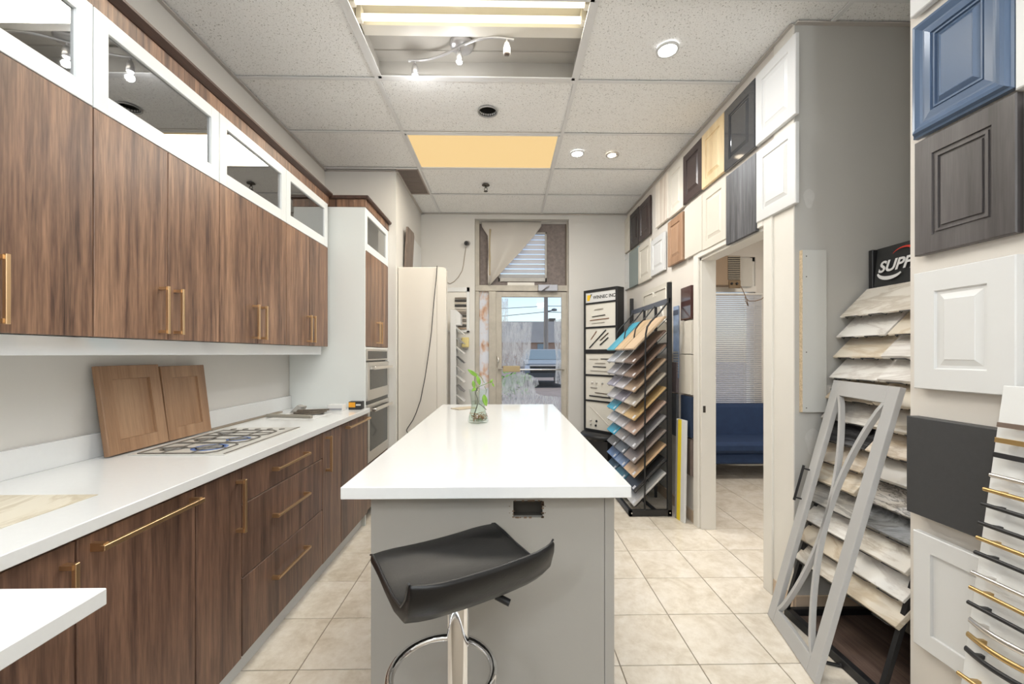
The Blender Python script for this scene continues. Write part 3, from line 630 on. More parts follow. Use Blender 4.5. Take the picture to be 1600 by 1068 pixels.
# ------------------------------------------------------------------ island, stool, vase
IX0, IX1, IY0, IY1 = -.508, .397, 1.285, 3.385; IZ = zr(-.412)
t = thing('kitchen_island', 'long kitchen island with grey end panel and white quartz top', 'island', (-.05, 2.3, 0))
MB().box(IX0, IX1, IY0, IY1, IZ - .038, IZ, .002).build('countertop', QUARTZ, t, True)
bx0, bx1, by0, by1 = -.437, .362, 1.358, 3.34; bz = IZ - .0385
hx0, hx1 = PX(802, 790, Y=by0).x, PX(848, 790, Y=by0).x; hz0, hz1 = PX(820, 808, Y=by0).z, PX(820, 782, Y=by0).z
sx = PX(945, 900, Y=by0).x
MB().box(bx0, hx0, by0, by0 + .018, 0, bz).box(hx1, sx - .0015, by0, by0 + .018, 0, bz).box(hx0, hx1, by0, by0 + .018, 0, hz0).box(hx0, hx1, by0, by0 + .018, hz1, bz).build('end_panel', GREYM, t, True)
MB().box(sx, bx1, by0 - .001, by0 + .03, 0, bz, .001).build('corner_post', GREYM, t, True)
MB().box(bx0, bx0 + .018, by0 + .018, by1, 0, bz).box(bx1 - .018, bx1, by0 + .03, by1, 0, bz).box(bx0 + .018, bx1 - .018, by1 - .018, by1, 0, bz).build('side_panels', GREYM, t, True)
ob = MB().box(hx0 - .002, hx1 + .002, by0 + .045, by0 + .05, hz0 - .004, hz1 + .004).box(hx0 - .002, hx1 + .002, by0 + .018, by0 + .05, hz0 - .006, hz0).box(hx0 - .006, hx0, by0 + .018, by0 + .05, hz0, hz1).box(hx1, hx1 + .006, by0 + .018, by0 + .05, hz0, hz1).box(hx0, hx1, by0 + .018, by0 + .05, hz1, hz1 + .006).build('outlet_cutout', mat('cutout_dark', srgb(70, 66, 60), .8), t, True)
rg = MB(); random.seed(3)
for k in range(26):
    u = random.random(); e_ = random.choice('tblr'); s_ = random.uniform(.002, .005)
    x = hx0 + u * (hx1 - hx0) if e_ in 'tb' else (hx0 if e_ == 'l' else hx1); z = hz0 + u * (hz1 - hz0) if e_ in 'lr' else (hz0 if e_ == 'b' else hz1)
    rg.box(x - s_, x + s_, by0 - .0006, by0, z - s_ * .6, z + s_ * .6)
for x in (hx0 - .012, hx1 + .008):
    for z in (hz0 + .015, hz1 - .018): rg.lathe([(.0022, 0), (.0022, .0008), (0, .0008)], (x, by0, z), 8)
rg.build('ragged_edge', mat('mdf_brown', srgb(112, 92, 76), .9), t, True)

# bar stool
sc = Vector((-.122, 1.085, 0)); t = thing('bar_stool', 'black leatherette bar stool with chrome pole before the island', 'stool', sc)
ua = math.atan2(.2, .324); U = Vector((math.cos(ua), math.sin(ua), 0)); V = Vector((-U.y, U.x, 0)); SZ = .735
so_ = Vector((-.114, 1.085, 0)) + V * .005
prof = [(.187, .016), (.182, .030), (.16, .038), (.10, .034), (.03, .024), (-.05, .018), (-.11, .024), (-.145, .055), (-.160, .088), (-.168, .098), (-.178, .092), (-.176, .07), (-.160, .028), (-.125, -.006), (-.05, -.018), (.03, -.010), (.10, .002), (.16, .006), (.184, .006)]
NS = 12; vs = []; fs = []; n = len(prof)
for i in range(NS + 1):
    u = -.19 + .38 * i / NS; e_ = abs(u) / .19; sh = 1 - .10 * (max(0, e_ - .6) / .4) ** 2
    for (v, z) in prof:
        q = so_ + U * u + V * (v * sh); vs.append((q.x, q.y, SZ + z + .010 * e_ * e_))
for i in range(NS):
    for k in range(n): fs.append((i * n + k, i * n + (k + 1) % n, (i + 1) * n + (k + 1) % n, (i + 1) * n + k))
fs += [tuple(range(n)), tuple(range(NS * n, NS * n + n))[::-1]]
seat = MB().add(vs, fs, True).build('seat', LEATHER, t, True)
bv = seat.modifiers.new('b', 'BEVEL'); bv.width = .010; bv.segments = 4; bv.limit_method = 'ANGLE'; bv.angle_limit = R(50)
for sgn in (-1, 1):
    MB().tube([so_ + U * (.19 * sgn) + V * (v * .90) + Vector((0, 0, SZ + z + .0095)) for v, z in prof[1:10]], .003, 6).build('piping', mat('piping_black', srgb(40, 40, 41), .3), seat, True)
MB().lathe([(.0, SZ - .035), (.05, SZ - .035), (.085, SZ - .012), (.085, SZ - .004)], sc, 24).build('seat_plate', BLACKM, t, True)
MB().tube([sc + Vector((0, 0, .02)), sc + Vector((0, 0, SZ - .03))], .0285, 28).build('pole', CHROME, t, True)
MB().tube([sc + Vector((0, 0, .02)), sc + Vector((0, 0, .42))], .034, 28).build('sleeve', CHROME, t, True)
MB().lathe([(.205, 0), (.205, .008), (.19, .016), (.08, .03), (.04, .05), (.0, .05)], sc, 40).build('base', CHROME, t, True)
FZ = .545; cf = sc + Vector((-.03, -.075, 0)); ring = [cf + Vector((.125 * math.cos(a_), .125 * math.sin(a_) , FZ)) for a_ in [2 * math.pi * k / 40 for k in range(40)]]
MB().tube(ring, .0105, 10, closed=True).build('footrest', CHROME, t, True)
q = sc + Vector((.05, .0, SZ - .03)); MB().tube([q, q + Vector((.06, -.02, -.012))], .005, 8).tube([q + Vector((.05, -.017, -.01)), q + Vector((.085, -.028, -.022))], .009, 8).build('lever', BLACKM, t, True)

# vase with cutting
vp = PX(747, 660, Z=IZ); t = thing('glass_vase', 'waisted clear glass vase of water holding a leafy cutting', 'vase', vp)
VG = glassmat('vase_glass', (.93, .96, .94), .03)
MB().lathe([(.0, .003), (.056, .003), (.063, .012), (.060, .03), (.046, .075), (.042, .11), (.046, .15), (.054, .195), (.056, .20), (.052, .198), (.044, .15), (.039, .11), (.043, .075), (.055, .03), (.054, .016), (.0, .014)], vp, 28).build('glass', VG, t, True)
MB().lathe([(.0, .0145), (.053, .0165), (.054, .03), (.042, .075), (.038, .11), (.040, .13), (0, .13)], vp, 24).build('water', glassmat('water', (.93, .96, .93), .02), t, True)
ro = MB(); random.seed(5)
for k in range(42):
    a_ = random.uniform(0, 6.28); r0 = random.uniform(.005, .045); p = vp + Vector((r0 * math.cos(a_), r0 * math.sin(a_), random.uniform(.018, .05)))
    ro.tube([p, p + Vector((random.uniform(-.02, .02), random.uniform(-.02, .02), random.uniform(-.01, .015))), p + Vector((random.uniform(-.025, .025), random.uniform(-.025, .025), random.uniform(-.012, .02)))], .0016, 5)
ro.build('roots', mat('roots_brown', srgb(150, 98, 52), .8), t, True)['kind'] = 'stuff'
PEB = painted('pebbles_green', srgb(122, 130, 96), .6, .3, 60)
for k in range(12):
    a_ = random.uniform(0, 6.28); r0 = random.uniform(.0, .042); p = vp + Vector((r0 * math.cos(a_), r0 * math.sin(a_), .02)); s_ = random.uniform(.007, .011)
    MB().lathe([(0, -s_ * .6), (s_ * .8, -s_ * .35), (s_, 0), (s_ * .8, s_ * .35), (0, s_ * .6)], p, 8).build('pebble', PEB, t, True)
tp = thing('plant_cutting', 'green leafy cutting standing in the glass vase', 'plant', vp + Vector((0, 0, .02)))
STEM = mat('stem_dark', srgb(70, 66, 60), .6); GST = mat('stem_green', srgb(120, 150, 80), .5)
P3 = lambda x, y, dz=0.: PX(x, y, Y=vp.y + dz)
MB().tube([P3(740, 650), P3(746, 632), P3(746, 622), P3(743, 614), P3(746, 605)], .0028, 8).tube([P3(760, 640), P3(754, 634), P3(748, 630)], .0018, 6).build('stem', STEM, tp, True)
MB().tube([P3(746, 605), P3(752, 602), P3(758, 600), P3(764, 597), P3(770, 597)], .0018, 6).tube([P3(757, 598), P3(752, 589), P3(746, 584), P3(740, 582)], .0015, 6).tube([P3(746, 605), P3(742, 597), P3(741, 588)], .0016, 6).tube([P3(757, 603), P3(760, 610), P3(759, 616)], .0015, 6).build('side_stem', GST, tp, True)
LEAF = painted('leaf_green', srgb(124, 168, 62), .4, .18, 30)
def leaf(a, b, wd, nrm=(0, -1, .25)):
    a, b = Vector(a), Vector(b); d = b - a; L = d.length; d.normalize(); nr = Vector(nrm); sd = d.cross(nr).normalized(); up = sd.cross(d)
    def fn(u, v):
        w_ = wd * math.sin(math.pi * min(1, v * .96 + .02)) ** .7 * (1 - .25 * v); s_ = (u - .5) * 2
        return a + d * (L * v) + sd * (w_ * s_) + up * (.012 * (v * (1 - v)) * 2 - .25 * w_ * (1 - abs(s_)))
    m = MB().grid(fn, 4, 8).build('leaf', LEAF, tp, True); s = m.modifiers.new('t', 'SOLIDIFY'); s.thickness = .0006
leaf(P3(746, 588), P3(731, 577, -.01), .013); leaf(P3(750, 601), P3(745, 586), .013); leaf(P3(741, 606), P3(739, 594, .01), .011)
leaf(P3(744, 606, -.03), P3(737, 611, -.05), .011); leaf(P3(756, 616, -.05), P3(760, 634, -.06), .018, (-.2, -1, .1)); leaf(P3(766, 598), P3(770, 592), .008); leaf(P3(769, 598), P3(772, 604), .006)
k0 = PX(724, 638, Z=IZ)
wsingle('sample_card', 'flat tan card lying on the far left of the island top', 'card', MB().bar((k0.x - .06, k0.y - .05, IZ + .003), (k0.x + .07, k0.y + .06, IZ + .003), .11, .005, bev=.001), mat('card_tan', srgb(176, 164, 142), .5))

# ------------------------------------------------------------------ back left: refrigerator, cable, boards
t = thing('partition_panel', 'tall beige partition panel with a rounded edge beyond the oven cabinet', 'partition', (-.8, 3.92, 0))
RY = 3.87; rz = PX(660, 417, Y=RY).z; rx0 = -.995; rxd = PX(683, 500, Y=RY).x; rx1 = PX(697, 500, Y=RY).x
MB().box(rx0, rxd - .002, RY, RY + .09, .03, rz, .004).build('panel', PLASTICB, t, True)
pr = [(rxd, RY, .03), (rx1, RY, .03)] + [(rx1 - .03 + .03 * math.cos(a_), RY, rz - .03 + .03 * math.sin(a_)) for a_ in [k * math.pi / 12 for k in range(7)]] + [(rxd, RY, rz)]
MB().prism(pr, (0, .09, 0)).build('edge_post', PLASTICB, t, True)
MB().box(rx0 + .02, rx1 - .02, RY + .01, RY + .08, 0, .03).build('foot', BLACKM, t, True)
cp = [PX(x, y, Y=RY - .008) for x, y in ((683, 415), (682, 430), (678, 470), (674, 520), (670, 550), (664, 590), (657, 625), (650, 645), (645, 656), (637, 668), (635, 672), (639, 680))]
wsingle('hanging_cable', 'thin black cable hanging down the face of the beige partition panel', 'cable', MB().tube(cp, .0035, 6), BLACKM)
# two boards hung on the boxed-out wall
def side_board(xa, xb, yt, yb, X, th):
    a, b = PX(xa, 400, X=X), PX(xb, 400, X=X); return a.y, b.y
ya = PX(629, 380, X=-.97).y; yb_ = PX(641, 380, X=-.97).y; z0, z1 = PX(632, 416, X=-.97).z, PX(632, 350, X=-.97).z
single('sample_board', 'grey-brown wood board hung on the boxed-out wall above the beige partition', 'board', MB().prism([(-.13, 0, 0), (.13, 0, 0), (.15, 0, .06), (.15, 0, .38), (.12, 0, .41), (-.13, 0, .40)], (0, -.02, 0)), wood('driftwood', srgb(92, 78, 70), srgb(124, 108, 98), srgb(150, 134, 122), .5), M=door_matrix((-.985, 4.19, z0), R(90), R(3)))
single('sample_board', 'pale panel hung beside the grey-brown board on the boxed-out wall', 'board', MB().box(-.26, .26, -.016, 0, 0, .40, .003), WHITE_D, M=door_matrix((-.998, 4.62, z0), R(90)))
# framed strip-sample board, yellow box, camera, wire on the storefront wall
Yf = YB - .002; B = lambda x, y, d=0.: PX(x, y, Y=Yf - d)
a, b = B(697, 519), B(734, 449)
t = thing('strip_display', 'white framed board of dark strip samples on the rear wall', 'display', ((a.x + b.x) / 2 - .05, Yf, a.z))
ax = a.x - .06
MB().box(ax, b.x, Yf - .012, Yf, a.z, b.z).build('backing', TRIMW, t, True)
for q in ((ax, b.x, a.z, a.z + .022), (ax, b.x, b.z - .055, b.z), (ax, ax + .03, a.z, b.z), (b.x - .035, b.x, a.z, b.z)): MB().box(q[0], q[1], Yf - .024, Yf - .012, q[2], q[3], .002).build('frame_rail', WHITE_D, t, True)
sc_ = [srgb(*c) for c in ((120, 110, 100), (40, 36, 34), (190, 180, 165), (30, 28, 27), (205, 198, 188), (170, 160, 148), (110, 100, 92), (60, 55, 50), (180, 170, 158), (120, 112, 104), (190, 182, 172), (50, 46, 43), (160, 140, 120))]
for k, c in enumerate(sc_):
    z = B(700, 466 + k * 3.9).z; MB().box(B(711, 470).x, B(729, 470).x, Yf - .03, Yf - .012, z - .011, z + .009, .002).build('strip', mat('strip_%d' % k, c, .5), t, True)
for k in range(6):
    q = B(698, 468 + k * 9); MB().lathe([(0, 0), (.01, .002), (.01, .014), (0, .016)], (q.x - .005, Yf - .02, q.z), 8).build('knob', BLACKM if k % 2 else NICKEL, t, True)
a, b = B(722, 545), B(733, 527); t = thing('wall_box', 'small yellow box with a grey base on the rear wall', 'box', ((a.x + b.x) / 2, Yf, a.z))
MB().box(a.x, b.x, Yf - .05, Yf, a.z + .02, b.z, .006).build('cover', mat('aged_yellow', srgb(222, 204, 140), .5), t, True)
MB().box(a.x + .01, b.x - .01, Yf - .045, Yf, a.z, a.z + .02, .004).build('base', mat('base_grey', srgb(150, 145, 138), .5), t, True)
q = B(731, 380); t = thing('security_camera', 'small dark round security camera high on the rear wall', 'camera', q)
MB().lathe([(0, .0), (.03, .002), (.03, .012), (.012, .016), (0, .016)], (0, 0, 0), 16).build('mount', NICKEL, t).rotation_euler = (R(90), 0, 0)
MB().tube([q + Vector((-.006, -.012, -.005)), q + Vector((-.012, -.075, -.018))], [.024, .027], 16).build('head', mat('camera_black', srgb(38, 34, 32), .35), t, True)
MB().tube([q + Vector((-.0115, -.07, -.0175)), q + Vector((-.013, -.08, -.0195))], [.012, .01], 12).build('lens', BLACKG, t, True)
wsingle('camera_wire', 'thin beige wire drooping from the security camera', 'wire', MB().tube([B(x, y, .006) for x, y in ((728, 386), (726, 400), (724, 415), (722, 423), (716, 433), (709, 440), (703, 443), (697, 440), (693, 434))], .0035, 6), mat('wire_tan', srgb(150, 136, 116), .6))
# white chip tower
cy = 4.66; q0 = PX(704, 484, Y=cy); q1 = PX(713, 484, Y=cy)
t = thing('chip_tower', 'white upright tower holding rows of small tile chips by the rear wall', 'display', (q0.x + .1, cy, 0))
MB().box(q0.x, q1.x, cy - .03, cy + .16, .02, q0.z, .003).build('upright', WHITE_D, t, True)
MB().prism([(q1.x, cy - .03, q0.z), (q1.x + .05, cy - .03, q0.z - .05), (q1.x + .05, cy - .03, q0.z - .17), (q1.x, cy - .03, q0.z - .17)], (0, .19, 0)).build('header', WHITE_D, t, True)
MB().box(q0.x - .06, q1.x + .16, cy - .05, cy + .18, 0, .02, .003).build('foot', WHITE_D, t, True)
cc = [srgb(*c) for c in ((226, 224, 220), (150, 148, 146), (236, 234, 230), (60, 60, 62), (200, 196, 190), (232, 230, 226), (120, 118, 118))]
for k in range(13):
    z = q0.z - .20 - k * .108
    if z < .1: break
    M_ = Matrix.Translation((q1.x + .002, cy + .06, z)) @ Matrix.Rotation(R(42), 4, 'Y')
    MB().box(0, .115, -.085, .085, 0, .007, .001, M=M_).build('chip', mat('chip_%d' % (k % 7), cc[k % 7], .3), t, True)
    MB().box(0, .09, -.08, .08, -.013, -.002, .001, M=M_).build('tray', mat('chip_tray', srgb(176, 178, 176), .5), t, True)

# ------------------------------------------------------------------ storefront: door, transom, louvre, sheet, sidelight
DYf = YB + .10                              # plane of the aluminium frame
S = lambda x, y, d=0.: PX(x, y, Y=DYf - d)
ALU = painted('aged_aluminium', srgb(182, 175, 163), .45, .12, 9, .15)
ALU2 = painted('grey_aluminium', srgb(170, 166, 160), .4, .12, 9, .15)
PLY = painted('weathered_plywood', srgb(126, 116, 112), .8, .22, 26, .3)
hb, ht = S(760, 455).z, S(760, 446).z
fr_ = struct('window_1', MB().box(OX0, OX1, DYf - .04, DYf + .05, hb, ht, .003).box(S(764, 500).x, S(775, 500).x, DYf - .03, DYf + .05, 0, hb, .003).box(OX0, S(749, 500).x, DYf - .03, DYf + .05, 0, hb, .003).box(OX0, S(764, 500).x, DYf - .03, DYf + .05, 0, .1).box(S(885, 500).x, OX1, DYf - .03, DYf + .05, 0, OZ, .003).box(OX0, S(749, 400).x, DYf - .03, DYf + .03, ht, OZ), ALU, 'aged metal storefront frame with a narrow sidelight')
def stain_mat():
    m = bpy.data.materials.new('stained_film'); m.use_nodes = True; t_ = m.node_tree; b = t_.nodes['Principled BSDF']
    v = coords(m, (1, 1, .7), 3); n = noise(m, v, 9, 4, .6, .4); r = ramp(m, [(.48, srgb(255, 253, 250)), (.62, srgb(246, 216, 188)), (.74, srgb(176, 120, 86))])
    t_.links.new(n, r.inputs[0]); setc(m, r.outputs[0]); b.inputs['Roughness'].default_value = .6
    o = t_.nodes['Material Output']; tr = t_.nodes.new('ShaderNodeBsdfTranslucent'); t_.links.new(r.outputs[0], tr.inputs[0])
    mx = t_.nodes.new('ShaderNodeMixShader'); mx.inputs[0].default_value = .75; t_.links.new(b.outputs[0], mx.inputs[1]); t_.links.new(tr.outputs[0], mx.inputs[2]); t_.links.new(mx.outputs[0], o.inputs[0]); return m
MB().box(S(749, 500).x, S(764, 500).x, DYf, DYf + .006, .1, hb).build('sidelight_pane', stain_mat(), fr_)
# transom panel of weathered board
tz0, tz1 = ht, S(800, 350).z
tx0, tx1 = S(749, 400).x, S(885, 400).x; lx0, lx1 = S(779, 400).x, S(854, 400).x; lz0, lz1 = S(800, 440).z, S(800, 363).z
tr = thing('transom_panel', 'weathered grey board panel above the entrance door', 'panel', ((tx0 + tx1) / 2, DYf, tz0))
MB().box(tx0, lx0, DYf, DYf + .015, tz0, tz1).box(lx1, tx1, DYf, DYf + .015, tz0, tz1).box(lx0, lx1, DYf, DYf + .015, tz0, lz0).box(lx0, lx1, DYf, DYf + .015, lz1, tz1).build('board', PLY, tr, True)
MB().box(tx0, tx1, DYf - .012, DYf + .02, tz1, OZ).build('head_rail', ALU2, tr, True)
for xa, xb in ((tx1 - .018, tx1), (tx0, tx0 + .012)): MB().box(xa, xb, DYf - .008, DYf, tz0, tz1).build('edge_bead', mat('bead_brown', srgb(104, 92, 80), .6), tr, True)
MB().box(S(793, 445).x, S(835, 445).x, DYf - .006, DYf - .0005, S(800, 446.5).z, S(800, 441).z).build('paper_label', TRIMW, tr, True)
lv = thing('louvre_vent', 'aluminium louvred vent in the transom partly hidden by the curled sheet', 'vent', ((lx0 + lx1) / 2, DYf, lz0))
for q in ((lx0, lx1, lz0, lz0 + .045), (lx0, lx1, lz1 - .02, lz1), (lx0, lx0 + .02, lz0, lz1), (lx1 - .02, lx1, lz0, lz1)): MB().box(q[0], q[1], DYf - .02, DYf + .03, q[2], q[3], .002).build('frame_rail', ALU2, lv, True)
SLA = mat('louvre_white', srgb(232, 232, 234), .4)
for k in range(9):
    z = lz0 + .05 + k * (lz1 - lz0 - .07) / 9; MB().bar((lx0 + .02, DYf + .012, z + .022), (lx1 - .02, DYf + .012, z + .022), .062, .003, (0, .62, .78)).build('slat', SLA, lv, True)
# curled translucent plastic sheet
def sheet_mat():
    m = painted('plastic_sheet', srgb(212, 206, 198), .3, .05, 3, .0); b = m.node_tree.nodes['Principled BSDF']; v = coords(m, (60, 1, 1), 1)
    w_ = nn(m, 'ShaderNodeTexWave'); w_.inputs['Scale'].default_value = 1.2; m.node_tree.links.new(v, w_.inputs[0]); bump(m, w_.outputs['Fac'], .25, .002)
    o = m.node_tree.nodes['Material Output']; tl = nn(m, 'ShaderNodeBsdfTranslucent'); tl.inputs[0].default_value = (.75, .73, .7, 1); mx = nn(m, 'ShaderNodeMixShader'); mx.inputs[0].default_value = .25
    L = m.node_tree.links; L.new(b.outputs[0], mx.inputs[1]); L.new(tl.outputs[0], mx.inputs[2]); L.new(mx.outputs[0], o.inputs[0]); return m
def shf(u, v):
    left = [(752, 347), (753, 354), (762, 368), (763, 392), (762, 425), (763, 446)]
    f = v * 5; i = min(4, int(f)); k = f - i; lx = left[i][0] * (1 - k) + left[i + 1][0] * k; ly = left[i][1] * (1 - k) + left[i + 1][1] * k
    rgt = [(846, 346.5), (846, 353), (838, 364), (816, 390), (790, 418), (764, 446.5)]
    rx = rgt[i][0] * (1 - k) + rgt[i + 1][0] * k; ry = rgt[i][1] * (1 - k) + rgt[i + 1][1] * k
    d = .035 + .05 * math.sin(math.pi * v) * (.4 + .6 * abs(2 * u - 1)) + .02 * math.sin(6 * u + 2 * v) * v
    return S(lx + (rx - lx) * u, ly + (ry - ly) * u, d)
sh = MB().grid(shf, 20, 20); o = wsingle('plastic_sheet', 'curled translucent corrugated sheet hanging over the transom', 'sheet', sh, sheet_mat()); s_ = o.modifiers.new('t', 'SOLIDIFY'); s_.thickness = .003
wsingle('wood_batten', 'thin tan wood batten stuck upright on the plastic sheet', 'batten', MB().tube([S(766, 358, .075), S(765, 380, .085), S(765, 405, .085), S(765, 430, .06)], [.012, .013, .014, .011], 6), wood('batten', srgb(140, 124, 94), srgb(166, 150, 118), srgb(188, 172, 142), .6))
# entrance door
t = struct('door_1', MB().box(S(775, 500).x, S(784, 500).x, DYf - .02, DYf + .025, .01, S(800, 456).z, .003).box(S(877, 500).x, S(885, 500).x, DYf - .02, DYf + .025, .01, S(800, 456).z, .003).box(S(784, 500).x, S(877, 500).x, DYf - .02, DYf + .025, S(800, 464).z, S(800, 456).z, .003).box(S(784, 500).x, S(877, 500).x, DYf - .02, DYf + .025, .01, .22, .003), ALU, 'aged aluminium entrance door with a full glass pane')
gx0, gx1, gz0, gz1 = S(784, 500).x, S(877, 500).x, .22, S(800, 464).z
MB().box(gx0, gx1, DYf, DYf + .006, gz0, gz1).build('pane', GLASS, t)
MB().tube([S(779, 577, .02), S(781, 577, .07), S(790, 577, .085), S(868, 577, .085), S(878, 577, .07), S(881, 577, .02)], .009, 8).build('push_bar', STEEL, t)
MB().box(S(786, 570).x, S(812, 570).x, DYf - .12, DYf - .055, S(800, 580).z, S(800, 571).z, .004).build('latch_box', mat('latch_tan', srgb(176, 158, 122), .5), t)
MB().tube([S(777, 556, .022), S(779, 562, .06), S(777, 568, .05), S(778, 574, .02)], .008, 8).build('pull_handle', STEEL, t)
MB().box(S(840, 450).x, S(870, 450).x, DYf - .09, DYf - .04, S(850, 456).z, S(850, 446).z, .005).tube([S(852, 452, .06), S(846, 455, .1), S(858, 446, .12)], .008, 6).build('door_closer', mat('closer_grey', srgb(160, 160, 166), .4, .4), t)
FILM = bpy.data.materials.new('peeled_film'); FILM.use_nodes = True
def film_setup(m):
    t_ = m.node_tree; b = t_.nodes['Principled BSDF']; o = t_.nodes['Material Output']; v = coords(m, (1, 1, .22), 2); n = noise(m, v, 26, 6, .75, .8); r = ramp(m, [(.36, (.06, .06, .06)), (.52, (.42, .42, .42)), (.72, (.7, .7, .7))])
    t_.links.new(n, r.inputs[0]); b.inputs['Base Color'].default_value = (.72, .71, .69, 1); b.inputs['Roughness'].default_value = .7
    tl = nn(m, 'ShaderNodeBsdfTranslucent'); tl.inputs[0].default_value = (.85, .84, .82, 1); m1 = nn(m, 'ShaderNodeMixShader'); m1.inputs[0].default_value = .6
    tp_ = nn(m, 'ShaderNodeBsdfTransparent'); m2 = nn(m, 'ShaderNodeMixShader'); L = t_.links
    L.new(b.outputs[0], m1.inputs[1]); L.new(tl.outputs[0], m1.inputs[2]); L.new(r.outputs[0], m2.inputs[0]); L.new(tp_.outputs[0], m2.inputs[1]); L.new(m1.outputs[0], m2.inputs[2]); L.new(m2.outputs[0], o.inputs[0])
film_setup(FILM)
for poly in ([(784.5, 503), (832, 503), (831, 520), (829, 545), (826, 566), (820, 572), (784.5, 572)], [(784.5, 466), (794, 466), (794, 503), (784.5, 503)], [(784.5, 592), (800, 585), (815, 581), (830, 586), (840, 592), (842, 600), (835, 606), (838, 614), (850, 618), (876, 620), (876, 640), (784.5, 640)], [(866, 500), (876.5, 498), (876.5, 600), (867, 598), (869, 560), (866, 530)]):
    MB().prism([S(x, y, .003) for x, y in poly], (0, .001, 0)).build('film_residue', FILM, t)

# ------------------------------------------------------------------ outside
struct('ground_outside', MB().box(-40, 40, 5.12, 90, -.12, -.06), painted('asphalt', srgb(120, 110, 104), .8, .15, 1.5, .3), 'asphalt of the parking lot outside the glass door')
CONC = painted('facade_grey', srgb(196, 188, 180), .8, .08, 1)
t = thing('warehouse', 'low grey flat-roofed building across the parking lot', 'building', (0, 42, -.06))
wh = PX(830, 502, Y=42).z; wb_ = PX(830, 535, Y=42).z
MB().box(-14, 16, 42, 56, wb_, wh).build('upper_wall', CONC, t, True); MB().box(-14, 16, 42.3, 56, -.06, wb_).build('lower_wall', painted('facade_brown', srgb(184, 152, 132), .8, .1, 2), t, True)
for k in range(5): MB().box(PX(840, 540, Y=42).x + (k - 2) * 4.6, PX(854, 540, Y=42).x + (k - 2) * 4.6, 42.22, 42.32, .9, wb_ - .1).build('window', mat('far_glass', srgb(150, 165, 172), .2), t, True)
MB().box(PX(858, 500, Y=46).x, PX(868, 500, Y=46).x, 46, 50, wh - .1, PX(860, 497, Y=46).z).build('roof_box', mat('roof_dark', srgb(90, 84, 76), .8), t, True)
t = thing('utility_pole', 'wooden utility pole with a street lamp seen through the door', 'pole', (PX(853, 500, Y=32).x, 32, -.06))
u0 = PX(853, 470, Y=32); MB().tube([(u0.x, 32, -.06), (u0.x, 32, u0.z + 1.2)], [.2, .15], 12).build('post', mat('pole_wood', srgb(158, 146, 134), .8), t, True)
MB().tube([PX(853, 488, Y=32), PX(857, 486, Y=32), PX(862, 485, Y=32)], .05, 6).lathe([(0, 0), (.22, .03), (.2, .18), (0, .24)], PX(866, 486, Y=32), 12).build('lamp_arm', mat('lamp_grey', srgb(110, 112, 114), .5), t, True)
for k, y in enumerate((480, 492)):
    wsingle('overhead_wire', ('upper' if k == 0 else 'lower') + ' overhead wire crossing the sky outside', 'wire', MB().tube([PX(700, y + 3, Y=32.12), PX(780, y + 2, Y=32.12), PX(853, y - 3 * k - 2, Y=32.12), PX(930, y - 2, Y=32.12)], .025, 5), mat('wire_dark', srgb(70, 72, 78), .6))
# parked pickup
Yt = 17.; xc = PX(856, 560, Y=Yt).x; t = thing('parked_suv', 'dark parked vehicle facing the glass entrance door', 'car', (xc, Yt + 1.5, -.06))
CARP = mat('car_paint', srgb(128, 136, 142), .25); K = lambda x, z, y: (xc + x, Yt + y, z - .06)
hw = .95
MB().prism([K(-hw, .45, 0), K(-hw, .98, 0), K(-hw, 1.05, .12), K(-hw, 1.14, 1.2), K(-hw, 1.2, 4.6), K(-hw, .45, 4.6)], (2 * hw, 0, 0)).build('body', CARP, t, True)
cab = [(-hw + .04, 1.12, 1.15), (hw - .04, 1.12, 1.15), (hw - .2, 1.60, 1.75), (-hw + .2, 1.60, 1.75)]
MB().add([K(*q) for q in cab] + [K(q[0], q[1], 4.3 if q[1] < 1.3 else 3.9) for q in cab], [(0, 1, 2, 3), (4, 5, 6, 7), (0, 1, 5, 4), (1, 2, 6, 5), (2, 3, 7, 6), (3, 0, 4, 7)]).build('cabin', CARP, t, True)
MB().add([K(-hw + .12, 1.15, 1.16), K(hw - .12, 1.15, 1.16), K(hw - .25, 1.56, 1.67), K(-hw + .25, 1.56, 1.67)], [(0, 1, 2, 3)]).build('windscreen', mat('windscreen', srgb(104, 122, 130), .08), t, True)
MB().box(*[v for p_ in zip(K(-hw + .22, .6, -.02), K(hw - .22, .88, .01)) for v in p_]).build('grille', BLACKG, t, True)
MB().box(*[v for p_ in zip(K(-hw + .2, .88, -.03), K(hw - .2, .94, .01)) for v in p_]).build('grille_bar', CHROME, t, True)
for s_ in (-1, 1):
    MB().box(*[v for p_ in zip(K(s_ * (hw - .2), .7, -.02), K(s_ * hw, .92, .02)) for v in p_]).build('headlamp', mat('headlamp', (.8, .8, .82), .15), t, True)
    for yw in (.75, 3.6): MB().tube([K(s_ * (hw - .25), .36, yw), K(s_ * (hw + .01), .36, yw)], .36, 20).build('wheel', BLACKM, t, True)
MB().box(*[v for p_ in zip(K(-hw, .42, -.1), K(hw, .6, .02)) for v in p_]).build('bumper', mat('bumper_grey', srgb(70, 72, 74), .4), t, True)
wsingle('parking_kerb', 'low dark red kerb on the pavement outside the door', 'kerb', MB().box(PX(800, 632, Z=-.06).x, PX(850, 632, Z=-.06).x, 9.7, 9.9, -.06, .06, .02), mat('kerb_red', srgb(96, 34, 44), .7))
t = thing('shrub', 'small green shrub outside near the door', 'shrub', (PX(795, 587, Y=13).x, 13, -.06)); random.seed(9)
lf = MB()
